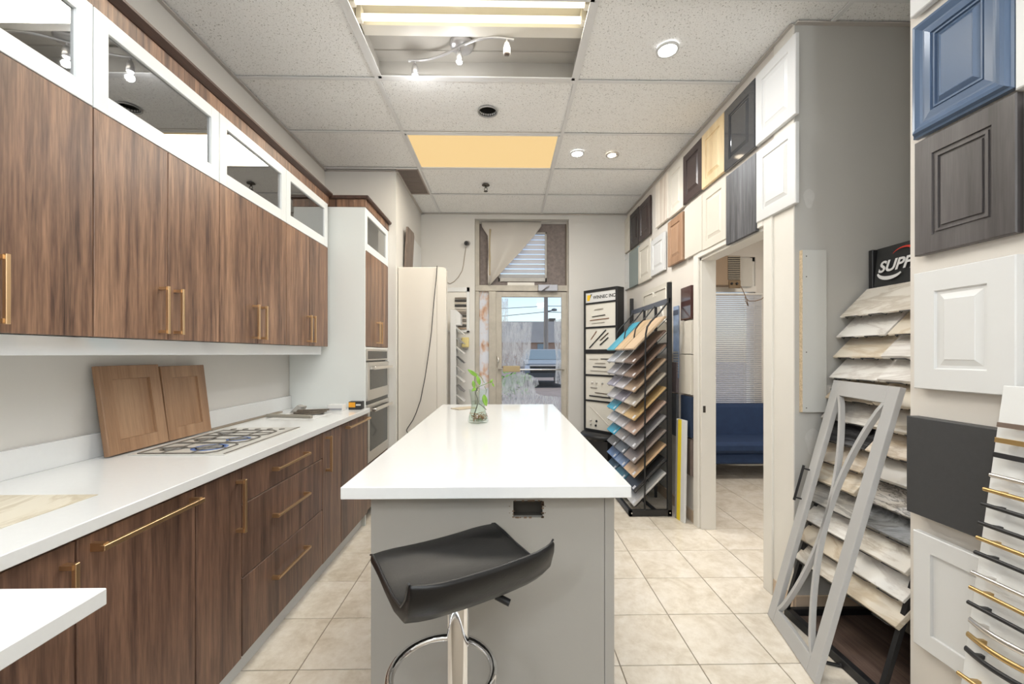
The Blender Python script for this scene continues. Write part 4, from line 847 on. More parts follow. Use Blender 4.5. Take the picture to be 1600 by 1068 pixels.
for k in range(160):
    c = Vector((random.gauss(0, .3), random.gauss(0, .3), .45 + random.gauss(0, .16))) + Vector((PX(798, 587, Y=13).x, 13, -.06)); d = Vector((random.uniform(-1, 1), random.uniform(-1, 1), random.uniform(-.3, 1))).normalized() * .1; s_ = d.orthogonal().normalized() * .035
    lf.add([c - d, c + s_, c + d, c - s_], [(0, 1, 2, 3)])
lf.build('foliage', mat('shrub_green', srgb(110, 150, 70), .7), t, True)['kind'] = 'stuff'
MB().tube([(PX(798, 587, Y=13).x, 13, -.06), (PX(798, 587, Y=13).x, 13, .4)], .03, 6).build('stem', mat('bark', srgb(96, 78, 60), .9), t, True)

# ------------------------------------------------------------------ small room: window, blinds, air conditioner, sofa
OW = struct('window_2', MB().box(WX0, WX1, YB + .02, YB + .1, WZ0, WZ0 + .05).box(WX0, WX1, YB + .02, YB + .1, WZ1 - .05, WZ1).box(WX0, WX0 + .05, YB + .02, YB + .1, WZ0, WZ1).box(WX1 - .05, WX1, YB + .02, YB + .1, WZ0, WZ1).box(WX0, WX1, YB - .02, YB + .06, PX(1150, 456, Y=YB).z, PX(1150, 447, Y=YB).z), TRIMW, 'white window frame in the small room')
MB().box(WX0 + .05, WX1 - .05, YB + .07, YB + .075, WZ0 + .05, WZ1 - .05).build('pane', GLASS, OW)
t = thing('window_blind', 'white horizontal slat blind over the window behind the blue sofa', 'blind', (2.55, YB - .05, .62))
bz1 = PX(1150, 458, Y=YB - .05).z; bx0, bx1 = WX0 + .03, PX(1189, 500, Y=YB - .05).x + .01
sm = MB().bar((bx0, 0, 0), (bx1, 0, 0),   .025, .0012, (0, .72, .69)).mesh('slat'); sm.materials.append(mat('blind_slat', srgb(226, 226, 228), .45))
z = bz1 - .03; 
while z > .66:
    link('slat', sm, None, t, WM[t.name].inverted() @ Matrix.Translation((0, YB - .05, z))); z -= .0235
MB().box(bx0, bx1, YB - .07, YB - .03, bz1 - .02, bz1, .003).build('head_rail', TRIMW, t, True); MB().box(bx0, bx1, YB - .062, YB - .038, .635, .652, .003).build('bottom_rail', TRIMW, t, True)
for x in (bx1 - .10, bx1 - .22): MB().tube([(x, YB - .065, bz1), (x, YB - .065, .65)], .0015, 5).build('cord', TRIMW, t, True)
A = lambda x, y, d=.0: PX(x, y, Y=YB - .16 - d)
t = thing('air_conditioner', 'old brown window air conditioner with a dark grille above the blind', 'air conditioner', (A(1135, 450).x, YB - .1, A(1130, 450).z))
a0, a1 = A(1112, 445), A(1158, 399)
MB().box(a0.x, a1.x, YB - .15, YB + .06, a0.z, a1.z, .006).build('casing', mat('ac_brown', srgb(150, 128, 104), .5), t, True)
MB().box(A(1139, 440).x, A(1157, 440).x, YB - .165, YB - .15, A(1140, 450).z, A(1140, 438).z, .002).build('control_panel', mat('ac_bronze', srgb(120, 100, 74), .4), t, True)
MB().box(A(1138, 437).x, A(1157, 437).x, YB - .152, YB - .1501, A(1140, 437).z, A(1140, 400).z).build('grille_back', mat('ac_black', srgb(36, 33, 30), .6), t, True)
for k in range(13): 
    z = A(1140, 400.5 + k * 2.9).z; MB().box(A(1138, 437).x, A(1157, 437).x, YB - .16, YB - .152, z - .004, z + .003).build('grille_slat', mat('ac_slat', srgb(190, 178, 158), .5), t, True)
for x in (1143, 1151): MB().lathe([(0, 0), (.014, .0), (.012, .016), (0, .016)], (0, 0, 0), 12).build('knob', BLACKM, t).matrix_local = WM[t.name].inverted() @ Matrix.Translation(A(x, 443, .005)) @ Matrix.Rotation(R(90), 4, 'X')
a0, a1 = A(1158, 445), A(1184, 400); t = thing('accordion_panel', 'pleated pale filler panel beside the air conditioner', 'panel', ((a0.x + a1.x) / 2, YB - .05, a0.z))
n_ = 8; w_ = (a1.x - a0.x) / n_
for k in range(n_): MB().prism([(a0.x + k * w_, YB - .05, a0.z), (a0.x + (k + .5) * w_, YB - .075, a0.z), (a0.x + (k + 1) * w_, YB - .05, a0.z), (a0.x + (k + 1) * w_, YB - .045, a0.z), (a0.x + k * w_, YB - .045, a0.z)], (0, 0, a1.z - a0.z)).build('pleat', TRIMW, t, True)
wsingle('power_cord', 'brown looped power cord hanging below the air conditioner', 'cord', MB().tube([PX(x, y, Y=YB - .2) for x, y in ((1157, 446), (1162, 456), (1167, 468), (1169, 478), (1166, 472), (1164, 464), (1170, 470), (1180, 470), (1190, 467), (1198, 460), (1201, 455))], .005, 6), mat('cord_brown', srgb(128, 106, 84), .6))
BLU = painted('blue_fabric', srgb(38, 58, 92), .8, .12, 14, .3)
t = thing('sofa', 'dark blue upholstered sofa under the blind in the small room', 'sofa', (2.6, 4.5, 0))
SY = 4.33; sz1, szm, sz0 = PX(1150, 633, Y=SY + .3).z, PX(1150, 690, Y=SY).z, PX(1150, 722, Y=SY).z
def cush(mb, x0, x1, y0, y1, z0, z1): return mb.box(x0, x1, y0, y1, z0, z1, .035)
MB().prism([(1.72, SY + .28, szm - .05), (1.72, SY + .52, szm - .05), (1.72, SY + .56, sz1 - .02), (1.72, SY + .52, sz1), (1.72, SY + .42, sz1), (1.72, SY + .36, sz1 - .03)], (1.75, 0, 0)).build('backrest', BLU, t, True)
cush(MB(), 1.72, 3.47, SY - .12, SY + .36, szm - .1, szm + .02).build('seat_cushion', BLU, t, True)
MB().box(1.74, 3.45, SY - .08, SY + .5, sz0, szm - .1, .02).build('base', BLU, t, True)
for x in (1.8, 3.4):
    for y in (SY - .02, SY + .42): MB().box(x - .025, x + .025, y - .025, y + .025, 0, sz0, .004).build('leg', BLACKM, t, True)
t = thing('office_fill_light', 'added unseen square ceiling light of the small room', 'light', (2.6, 3.2, 2.85)); MB().box(2.3, 2.9, 2.9, 3.5, 2.812, 2.85, .01).build('body', TRIMW, t, True); area('office_fill_lamp', (2.6, 3.2, 2.80), .6, .6, 22, (1, .96, .90), t)  # unseen lamp added to brighten the small room

# ------------------------------------------------------------------ sample doors on the right wall
CRM2 = painted('ivory_lacquer', srgb(216, 210, 198), .42, .02, 5)
MAPLE = wood('pale_maple', srgb(214, 184, 136), srgb(226, 199, 152), srgb(236, 214, 172), .4, grain=.5)
ESPR = painted('espresso_lacquer', srgb(66, 54, 52), .35, .12, 20)
DARKB = painted('blackbrown_lacquer', srgb(46, 38, 38), .35, .12, 20)
CHARG = mat('charcoal_gloss', srgb(62, 64, 68), .06, coat=.6)
STRIPE = wood('striped_dark_oak', srgb(44, 44, 47), srgb(72, 72, 76), srgb(118, 118, 122), .45)
TANW = wood('tan_oak', srgb(134, 102, 78), srgb(156, 122, 96), srgb(172, 140, 114), .42, grain=.5)
SAGE = painted('grey_green_lacquer', srgb(134, 146, 144), .4, .04, 8)
KNOT = wood('white_knotty', srgb(196, 176, 158), srgb(232, 222, 208), srgb(240, 233, 222), .45, grain=.35)
def wall_door(xl, xr, tl, bl, tr_, br, label, m, style='raised', XF=1.452, th=.019, group='sample doors on the right wall', fr=.055, pm=None):
    l_, r_ = PX(xl, tl, X=XF), PX(xr, tr_, X=XF); lb, rb = PX(xl, bl, X=XF), PX(xr, br, X=XF)
    y0, y1 = r_.y, l_.y; zt = (l_.z + r_.z) / 2; zb = (lb.z + rb.z) / 2
    return sample_door(label, door_matrix((XF + th, (y0 + y1) / 2, zb), R(-90)), y1 - y0 - .003, zt - zb, m, style, th, fr, group, pm)
wall_door(1180, 1243, 117, 226, 53, 180, 'white raised-panel sample door, upper one at the niche corner', WHITE_D)
wall_door(1131, 1179, 173, 266, 123, 233, 'glossy charcoal sample door reflecting a light, top row', CHARG, 'raised')
wall_door(1096, 1131, 214.5, 296, 173, 268, 'pale yellow maple sample door in the top row', MAPLE)
wall_door(1067, 1096, 245, 320, 215, 296, 'dark brown raised sample door left of the yellow maple one', ESPR)
wall_door(1044, 1067, 268, 341, 245, 324, 'white sample door just left of the dark brown top-row door', CRM2)
wall_door(1024, 1044, 289, 356, 268, 341, 'whitewashed knotty sample door in the top row', KNOT, 'slab')
wall_door(998, 1015, 322, 378, 305, 366, 'dark maroon-brown sample door, right of the blackest one', ESPR)
wall_door(984, 997.5, 336, 390, 323, 379, 'near-black sample door, farthest dark one in the top row', DARKB)
wall_door(973, 983.5, 346, 399, 337, 390, 'cream sample door at the far end of the top row', CRM2)
wall_door(1181, 1243, 238, 347, 190, 318, 'white raised-panel sample door, lower one at the niche corner', WHITE_D)
wall_door(1134, 1181, 274, 382, 241, 362, 'dark grey striped flat sample door above the doorway', STRIPE, 'slab')
wall_door(1097, 1134, 304, 390, 274, 375, 'cream raised sample door against the dark striped door', CRM2)
wall_door(1069.5, 1096.5, 325, 405, 304, 391, 'plain cream sample door right of the tan-brown one', CREAM, 'slab')
wall_door(1043, 1066, 347, 417, 331, 406, 'tan-brown raised sample door in the second row', TANW, XF=1.44, th=.03)
wall_door(1016.5, 1038, 375, 431, 363, 422.5, 'white raised sample door left of the tan-brown one', WHITE_D)
wall_door(997, 1016, 384.5, 443, 374.5, 436, 'cream sample door between grey-green and white ones', CRM2)
wall_door(982.8, 996.6, 394, 450, 385, 444, 'grey-green sample door in the second row', SAGE, 'slab')
wall_door(972.5, 982.5, 402, 455, 394, 450, 'white sample door at the far end of the second row', WHITE_D)
# arched door below the second row
XF = 1.458; q0, q1 = PX(1003, 450, X=XF), PX(1046, 440, X=XF); ztop = PX(1046, 438, X=XF).z; w = q0.y - q1.y
t = thing('arched_door_sample', 'cream sample door with an arched panel behind the metal rack', 'sample door', M=door_matrix((XF + .016, (q0.y + q1.y) / 2, ztop - .55), R(-90)), group='sample doors on the right wall')
MB().rings(w, .55, [(0, 0), (0, .013), (.003, .016), (.004, .016)]).build('frame', CRM2, t)
for s_ in (-1, 1):
    pts = [(s_ * w * .40, -.019, .32), (s_ * w * .40, -.019, .50), (s_ * .03, -.019, .50), (s_ * .03, -.019, .455)]
    MB().tube(pts, .007, 6).build('moulding', CREAM, t)
MB().tube([(-w * .46, -.02, .18), (-w * .40, -.02, .19)] + [(w * .33 * math.cos(a_), -.02, .22 + .17 * math.sin(a_)) for a_ in [math.pi - k * math.pi / 14 for k in range(15)]] + [(w * .40, -.02, .19), (w * .46, -.02, .18)], .011, 8).build('arch_moulding', TRIMW, t)
# narrow doors hung one under another beside the doorway
XF = 1.45; ya, yb_ = PX(1063.5, 500, X=XF).y, PX(1079, 500, X=XF).y; NAR = [(448, 500, 'narrow dark brown glossy door sample beside the doorway', mat('walnut_gloss', srgb(74, 46, 44), .12, coat=.5)), (501, 553, 'narrow cream door sample, upper of two below the dark brown one', CREAM), (553.5, 615, 'narrow cream door sample, lower of two beside the doorway', CRM2), (617.5, 680, 'narrow navy blue door sample beside the doorway', painted('navy', srgb(44, 58, 82), .5, .06, 20)), (682, 738, 'narrow grey-brown door sample, lowest beside the doorway', wood('grey_ash', srgb(96, 84, 78), srgb(122, 108, 100), srgb(144, 130, 122), .5))]
for (t0, t1, lab, m) in NAR:
    zc1, zc0 = PX(1070, t0, X=XF).z, PX(1070, t1, X=XF).z
    sample_door(lab, door_matrix((1.478, (ya + yb_) / 2, zc0 + .002), R(-90)), ya - yb_, zc1 - zc0 - .004, m, 'slab', .028, group='narrow door samples beside the doorway')
# row of narrower grey samples just left of them, and a coastal photo print
XF = 1.47; a, b = PX(1052, 590, X=XF), PX(1060, 478, X=XF)
t = thing('photo_print', 'bluish photo print on the right wall behind the metal rack', 'poster', (XF, (a.y + b.y) / 2, PX(1056, 590, X=XF).z))
MB().box(XF, XF + .006, b.y, a.y, PX(1056, 590, X=XF).z, PX(1056, 478, X=XF).z).build('board', painted('print_blue', srgb(150, 168, 196), .4, .2, 12), t, True)
m_ = painted('print_white', srgb(214, 220, 228), .4, .1, 30)
for k in range(9):
    z = PX(1056, 550 + k * 4, X=XF).z; MB().box(XF - .001, XF, b.y, a.y, z - .005, z + .006).build('print_band', m_, t, True)
MB().box(XF - .001, XF, b.y, a.y, PX(1056, 492, X=XF).z, PX(1056, 484, X=XF).z).build('print_band', mat('print_dark', srgb(84, 92, 110), .5), t, True)
sample_door('slim dark grey flat sample leaning low behind the metal rack', door_matrix((1.478, 3.53, .62), R(-90)), .10, .36, painted('slate', srgb(92, 94, 98), .5, .06, 20), 'slab', .02)
sample_door('slim mauve-grey flat sample behind the metal rack post', door_matrix((1.478, 3.53, .99), R(-90)), .10, .26, painted('mauve_grey', srgb(120, 110, 112), .5, .06, 20), 'slab', .02)
# white board with a yellow band, standing on the floor
yb0 = PX(1064, 810, Z=0)
t = thing('yellow_edged_board', 'white board with a yellow band leaning beside the metal rack', 'board', M=door_matrix((1.405, 3.255, 0), R(-80), R(-1)))
MB().box(-.06, .06, -.02, 0, .001, .80, .002).build('board', WHITE_D, t); MB().box(-.035, .01, -.0215, -.02, .001, .80).build('yellow_band', mat('band_yellow', srgb(232, 206, 44), .5), t); MB().box(-.06, -.035, -.0213, -.02, .001, .79).build('grey_band', mat('band_grey', srgb(150, 148, 150), .5), t)

# ------------------------------------------------------------------ metal rack with laminate boards
RX0, RX1, RY0, RY1 = 1.01, 1.36, 3.33, 4.34; RTOP = 1.905
t = thing('laminate_rack', 'black metal waterfall rack of laminate sample boards', 'rack', (1.18, 3.84, 0))
for y in (RY0 + .013, RY1): MB().box(RX1 - .035, RX1, y - .013, y + .013, 0, RTOP, .002).build('post', BLACKM, t, True)
MB().bar((RX0, RY0 + .013, .03), (RX1, RY0 + .013, .03), .026, .05, bev=.002).build('base_rail', BLACKM, t, True); MB().bar((RX0, RY1, .03), (RX1, RY1, .03), .026, .05, bev=.002).build('base_rail', BLACKM, t, True)
MB().bar((RX0 + .013, RY0, .03), (RX0 + .013, RY1, .03), .026, .05, bev=.002).build('base_rail', BLACKM, t, True); MB().bar((RX1 - .1, RY0 + .02, .02), (RX1 - .18, RY1, .02), .02, .02).build('base_brace', BLACKM, t, True)
for q in ((RX0 + .02, RY0 - .001, .03), (RX1 - .015, RY0 - .001, .03)): MB().lathe([(0, 0), (.007, 0), (.006, .004), (0, .004)], (0, 0, 0), 10).build('bolt', NICKEL, t).matrix_local = WM[t.name].inverted() @ Matrix.Translation(q) @ Matrix.Rotation(R(90), 4, 'X')
MB().bar((RX1 - .02, RY0, 1.755), (RX1 - .02, RY1, 1.755), .012, .045, bev=.001).build('top_rail', mat('rail_grey', srgb(92, 96, 108), .4, .3), t, True)
cols = [(3.355, 3.625), (3.655, 3.925), (3.955, 4.225)]
tipx, backx = 1.06, 1.325; rise = .27
for y in (3.34, 3.64, 3.94, 4.24):
    pts = [Vector((RX1 - .03, y, 1.745)), Vector((1.26, y, 1.655)), Vector((1.19, y, 1.585)), Vector((1.16, y, 1.54)), Vector((1.148, y, 1.48)), Vector((1.145, y, 1.40))]
    if y == 3.34: pts += [Vector((1.142, y, .9)), Vector((1.14, y, .05))]
    else: pts = pts[:5] + [Vector((1.147, y, 1.43))]
    MB().tube(pts, .0075 if y == 3.34 else .006, 8).build('hoop_bar', BLACKM, t, True)
for y in (3.64, 3.94): MB().box(RX1 - .03, RX1 - .01, y - .01, y + .01, .05, 1.735).build('inner_post', BLACKM, t, True)
zt0 = HC - 1.246; pitch = .1163
WB = lambda n_, c, g=.35: wood('lam_' + n_, tuple(k * .8 for k in srgb(*c)), srgb(*c), tuple(min(1, k * 1.15) for k in srgb(*c)), .35, grain=g, axis='X')
near = [('greywhite', (206, 204, 202)), ('black', (52, 52, 54)), ('peach', (206, 174, 138)), ('taupe', (140, 128, 122)), ('steel', (150, 148, 150)), ('rose', (190, 164, 148)), ('honey', (204, 172, 120)), ('linen', (188, 178, 164)), ('oak', (172, 148, 124)), ('walnutl', (130, 108, 94)), ('umber', (112, 92, 82)), ('maplel', (206, 180, 150))]
mids = [('skyblue', (96, 150, 172)), ('teal', (80, 130, 150)), ('iceblue', (136, 158, 196)), ('slateb', (110, 116, 124)), ('ash', (168, 164, 164)), ('fog', (190, 186, 190)), ('sand', (206, 190, 170)), ('dusk', (150, 146, 160)), ('cloud', (196, 192, 198)), ('stone', (140, 134, 136)), ('mist', (170, 166, 166)), ('wheat', (214, 184, 146))]
fars = [('aqua', (110, 160, 180)), ('ink', (86, 108, 128)), ('blue2', (120, 146, 190)), ('pewter', (112, 112, 116)), ('cyan', (62, 176, 214)), ('white2', (220, 220, 226)), ('cyan2', (58, 170, 206)), ('pearl', (198, 198, 206)), ('lav', (172, 170, 190)), ('silver2', (180, 180, 190)), ('frost', (206, 210, 222)), ('cyan3', (82, 180, 208))]
SMF = mat('sticker', srgb(226, 226, 232), .5)
Lb = math.hypot(backx - tipx, rise); ang = math.atan2(rise, backx - tipx)
ORD = ['lowest', 'second lowest', 'third lowest', 'fourth lowest', 'fifth lowest', 'sixth lowest', 'sixth from top', 'fifth from top', 'fourth from top', 'third from top', 'second from top', 'topmost']
bmesh_shared = MB().box(0, Lb, -.135, .135, 0, .017, .0015).mesh('laminate_board'); stk = MB().box(.012, .045, -.12, -.085, .0172, .0178).mesh('sticker'); stk.materials.append(SMF)
DCOL = {'greywhite': 'grey-white', 'walnutl': 'walnut brown', 'maplel': 'pale maple', 'skyblue': 'dull blue', 'slateb': 'slate grey', 'blue2': 'light blue', 'cyan': 'bright blue', 'cyan2': 'bright blue', 'cyan3': 'bright blue', 'white2': 'white', 'lav': 'lavender grey', 'silver2': 'silver grey', 'ink': 'dark blue', 'iceblue': 'pale blue'}
for ci, (cset, cn) in enumerate(((near, 'nearest'), (mids, 'middle'), (fars, 'farthest'))):
    y0, y1 = cols[ci]
    for r in range(12):
        n_, c = cset[r]; me = bmesh_shared.copy(); me.materials.append(WB(n_, c))
        M_ = Matrix.Translation((tipx, (y0 + y1) / 2, zt0 + r * pitch)) @ Matrix.Rotation(-ang, 4, 'Y')
        o = bpy.data.objects.new('laminate_board', me); COL.objects.link(o); o.matrix_world = M_; WM[o.name] = M_.copy()
        tag(o, '%s laminate board, %s in the %s column of the metal rack' % (DCOL.get(n_, n_), ORD[r], cn), 'sample board', 'laminate boards in the metal rack')
        if r < 11: link('sticker', stk, None, o)
for r in range(12):                                            # wire rests under each row
    z = zt0 + r * pitch - .006; b = MB()
    for y in (3.37, 3.61, 3.67, 3.91, 3.97, 4.21): b.tube([(tipx + .008, y, z + .016), (tipx + .004, y, z - .002), (tipx + .012, y, z - .004), (RX1 - .02, y, z - .004 + (RX1 - .02 - tipx - .012) * rise / (backx - tipx))], .0028, 5)
    b.tube([(1.17, 3.34, z + .10), (1.17, 4.24, z + .10)], .003, 5); b.build('wire_rest', BLACKM, t, True)

# ------------------------------------------------------------------ handle display tower WINNEC INC
pl, prr, psd = Vector((.918, 4.77, 0)), Vector((1.21, 4.41, 0)), Vector((1.302, 4.49, 0))
wT = (prr - pl).length; angT = math.atan2(prr.y - pl.y, prr.x - pl.x); dT = (psd - prr).length; TB, TT = .445, 2.05
t = thing('handle_display_tower', 'black display tower of cabinet handles with a WINNEC INC header', 'display', M=Matrix.Translation(((pl.x + prr.x) / 2, (pl.y + prr.y) / 2, 0)) @ Matrix.Rotation(angT, 4, 'Z'))
MB().box(-wT / 2, wT / 2, .012, dT, TB, TT, .002).build('case', BLACKM, t)
for q in ((-wT / 2, -wT / 2 + .025, TB, TT), (wT / 2 - .025, wT / 2, TB, TT)): MB().box(q[0], q[1], -.004, .012, q[2], q[3], .002).build('frame_rail', BLACKM, t)
pz = [(1.905, 2.02), (1.63, 1.885), (1.372, 1.61), (1.09, 1.325), (.80, 1.07), (.47, .78)]
PANELM = painted('display_panel', srgb(224, 220, 210), .5, .02, 4)
x0_, x1_ = -wT / 2 + .025, wT / 2 - .025
for k in range(7):
    z0 = pz[k][1] if k < 6 else TB; z1 = pz[k - 1][0] if k else TT
    MB().box(x0_, x1_, -.004, .012, z0 if k < 6 else TB, z1, .001).build('frame_rail', BLACKM, t)
TXT = Matrix.Rotation(R(90), 4, 'X')
def hnd(par, x0, z0, x1, z1, m, r=.005, y=.0):
    MB().tube([(x0, y, z0), (x1, y, z1)], r, 6).bar((x0 * .85 + x1 * .15, y, z0 * .85 + z1 * .15), (x0 * .85 + x1 * .15, .012, z0 * .85 + z1 * .15), .008, .008).bar((x0 * .15 + x1 * .85, y, z0 * .15 + z1 * .85), (x0 * .15 + x1 * .85, .012, z0 * .15 + z1 * .85), .008, .008).build('sample_handle', m, par)
for k, (z0, z1) in enumerate(pz):
    p_ = MB().box(x0_, x1_, .006, .012, z0, z1).build('header_sign' if k == 0 else 'display_panel', WHITE_D if k == 0 else PANELM, t)
    zc = (z0 + z1) / 2
    if k == 0:
        text('lettering', 'WINNEC INC', .052, BLACKM, p_, Matrix.Translation((x0_ + .105, .0052, zc - .020)) @ TXT, bold=.0012, sx=.96)
        MB().prism([(x0_ + .02, .0055, zc - .035), (x0_ + .055, .0055, zc - .035), (x0_ + .075, .0055, zc + .03), (x0_ + .02, .0055, zc + .03)], (0, -.001, 0)).build('emblem', mat('emblem_yellow', srgb(240, 196, 50), .5), p_)
        MB().prism([(x0_ + .056, .0055, zc - .02), (x0_ + .092, .0055, zc + .038), (x0_ + .070, .0055, zc + .038)], (0, -.001, 0)).build('emblem', mat('emblem_black', srgb(20, 22, 40), .5), p_)
    elif k == 1:
        hnd(p_, -.08, zc + .06, .04, zc + .066, NICKEL); hnd(p_, -.11, zc - .015, .07, zc - .005, BLACKM); hnd(p_, -.14, zc - .055, .12, zc - .045, mat('copper', srgb(170, 130, 108), .35, 1)); hnd(p_, -.12, zc - .09, .06, zc - .086, NICKEL, .003)
    elif k == 2:
        hnd(p_, -.13, zc - .005, -.05, zc + .085, mat('copper', srgb(170, 130, 108), .35, 1)); hnd(p_, -.15, zc - .10, .08, zc + .095, BLACKM, .007); hnd(p_, .0, zc - .02, .11, zc + .06, mat('bronze', srgb(110, 92, 80), .4, 1), .006); hnd(p_, .0, zc - .07, .11, zc + .01, BLACKM, .007)
    elif k == 3:
        hnd(p_, -.15, zc + .055, -.03, zc + .055, NICKEL, .004); hnd(p_, -.07, zc + .012, .07, zc + .01, NICKEL); hnd(p_, -.1, zc - .03, .08, zc - .032, BLACKM, .005); hnd(p_, -.14, zc - .075, .12, zc - .078, NICKEL, .004); hnd(p_, .01, zc + .058, .12, zc + .058, BLACKM, .004)
    elif k == 4:
        for dx in (-.11, -.05, .03): MB().lathe([(0, -.012), (.014, -.008), (.01, .012), (0, .012)], (dx, 0, zc + .06), 10).build('sample_handle', NICKEL, p_)
        hnd(p_, -.13, zc + .005, -.04, zc + .005, NICKEL, .007); hnd(p_, -.07, zc - .05, .1, zc - .055, mat('bronze', srgb(110, 92, 80), .4, 1), .004); hnd(p_, -.15, zc - .09, .14, zc - .095, BLACKM, .008)
    else:
        hnd(p_, -.14, zc + .10, .12, zc - .09, NICKEL, .003)
        for dx, dz in ((-.13, -.06), (-.05, -.06), (-.13, -.1), (-.06, -.11)): MB().lathe([(0, -.012), (.012, -.008), (.01, .012), (0, .012)], (dx, 0, zc + dz), 10).build('sample_handle', BLACKM if dx > -.1 else NICKEL, p_)
MB().lathe([(0, .40), (.25, .40), (.255, .41), (.255, .425), (.24, .44), (0, .444)], (0, .06, 0), 36).build('turntable', BLACKM, t)
MB().lathe([(0, .375), (.20, .375), (.20, .399), (0, .399)], (0, .06, 0), 36).build('swivel_disc', BLACKG, t)
MB().box(-.17, .17, -.09, .21, 0, .374, .004).build('pedestal', painted('pedestal_black', srgb(48, 48, 50), .4, .1, 10), t)

# ------------------------------------------------------------------ niche: strip board, outlet, tile rack
a, b = PX(1249, 643, Y=2.08), PX(1287, 392, Y=2.08)
t = thing('wall_strip_board', 'pale grey upright strip board screwed to the grey niche wall', 'board', ((a.x + b.x) / 2, 2.07, a.z))
MB().box(a.x + .002, b.x, 2.06, 2.08, a.z, b.z, .001).build('board', painted('strip_grey_paint', srgb(200, 200, 196), .45, .01), t, True)
MB().box(a.x, a.x + .002, 2.06, 2.08, a.z, b.z).build('raw_edge', painted('particle_board', srgb(206, 186, 156), .9, .25, 120), t, True)
for y in (400, 432, 550, 637): 
    q = PX(1260, y, Y=2.06); MB().lathe([(0, 0), (.003, 0), (.003, .001), (0, .001)], (0, 0, 0), 8).build('screw', mat('dark_steel', (.12, .11, .1), .4, 1), t).matrix_local = WM[t.name].inverted() @ Matrix.Translation(q) @ Matrix.Rotation(R(90), 4, 'X')
a, b = PX(1287, 635, Y=2.08), PX(1309, 601, Y=2.08); t = thing('wall_outlet', 'white double power outlet low on the grey niche wall', 'outlet', ((a.x + b.x) / 2, 2.078, a.z))
MB().box(a.x, b.x, 2.073, 2.08, a.z, b.z, .003).build('plate', painted('plate_grey', srgb(206, 203, 198), .4, .01), t, True)
for dz in (.028, -.028):
    zc = (a.z + b.z) / 2 + dz; MB().box((a.x + b.x) / 2 - .016, (a.x + b.x) / 2 + .016, 2.071, 2.073, zc - .019, zc + .019, .004).build('socket', TRIMW, t, True)
    for dx in (-.006, .006): MB().box((a.x + b.x) / 2 + dx - .0015, (a.x + b.x) / 2 + dx + .0015, 2.0702, 2.071, zc - .004, zc + .01).build('slot', BLACKM, t, True)
# paint patches on the niche wall
PAT = painted('filler_patch', srgb(196, 194, 190), .7, .05, 30)
for k, (x, y, r) in enumerate(((1264, 310, .05), (1270, 690, .07))):
    q = PX(x, y, Y=2.08); wsingle('filler_patch', ('upper' if k == 0 else 'lower') + ' pale filler smear on the grey niche wall', 'patch', MB().prism([(q.x + r * .55 * math.cos(a_) * (1 + .2 * math.sin(3 * a_)), 2.0795, q.z + r * math.sin(a_)) for a_ in [k2 * 2 * math.pi / 18 for k2 in range(18)]], (0, .0004, 0)), PAT)

NXs = 1.85; ry0, ry1 = 1.52, 2.068
t = thing('tile_sample_rack', 'black wire rack of stone tile samples standing in the niche', 'rack', (1.66, 1.79, 0))
SGB = painted('sign_black', srgb(46, 47, 48), .4, .1, 20)
zt, zb_ = PX(1363, 390, X=NXs).z, PX(1363, 450, X=NXs).z
for y in (ry0 + .012, ry1 - .012): MB().bar((NXs + .03, y, 0), (NXs + .02, y, zt), .024, .04, (1, 0, 0), .002).build('post', BLACKM, t, True)
lean = .04
sg = MB().prism([(NXs, ry0, zb_ - .01), (NXs, ry1 - .03, zb_ - .01), (NXs + .02, ry1 - .03, zt), (NXs + .02, ry0, zt)], (.012, 0, 0)).build('header_sign', SGB, t, True)
MS = Matrix.Translation((NXs - .0012, ry1 - .055, zb_ + .07)) @ Matrix.Rotation(R(-90), 4, 'Z') @ Matrix.Rotation(R(90 - 6), 4, 'X')
I_ = WM[t.name].inverted()
LETW = mat('letter_white', srgb(226, 226, 226), .5)
text('lettering', 'SUPFI', .075, LETW, sg, I_ @ MS, shear=.25, bold=.002, sx=1.0)
text('lettering', 'TOO', .035, mat('letter_grey', srgb(170, 170, 170), .5), sg, I_ @ MS @ Matrix.Translation((.16, -.028, 0)))
def swoosh(pts, ws, m):
    vs = []; fs = []
    for i, (p_, w_) in enumerate(zip(pts, ws)):
        a_ = pts[max(0, i - 1)]; b_ = pts[min(len(pts) - 1, i + 1)]; d = Vector((b_[0] - a_[0], b_[1] - a_[1], 0)).normalized(); n_ = Vector((-d.y, d.x, 0)) * w_ / 2
        c = Vector((p_[0], p_[1], .0008)); vs += [MS @ (c + n_), MS @ (c - n_)]
    for i in range(len(pts) - 1): fs.append((2 * i, 2 * i + 1, 2 * i + 3, 2 * i + 2))
    o = MB().add(vs, fs).build('swoosh', m, sg, True); s = o.modifiers.new('t', 'SOLIDIFY'); s.thickness = .0006
arc = lambda cx, cy, rx, ry, a0, a1, n_=14: [(cx + rx * math.cos(R(a0 + (a1 - a0) * k / n_)), cy + ry * math.sin(R(a0 + (a1 - a0) * k / n_))) for k in range(n_ + 1)]
swoosh(arc(.125, .058, .062, .042, 150, 0), [.001 + .016 * k / 14 for k in range(15)], mat('swoosh_red', srgb(206, 60, 44), .5))
swoosh(arc(.065, .0, .065, .035, 190, 330), [.008 + .01 * math.sin(math.pi * k / 14) for k in range(15)], LETW)
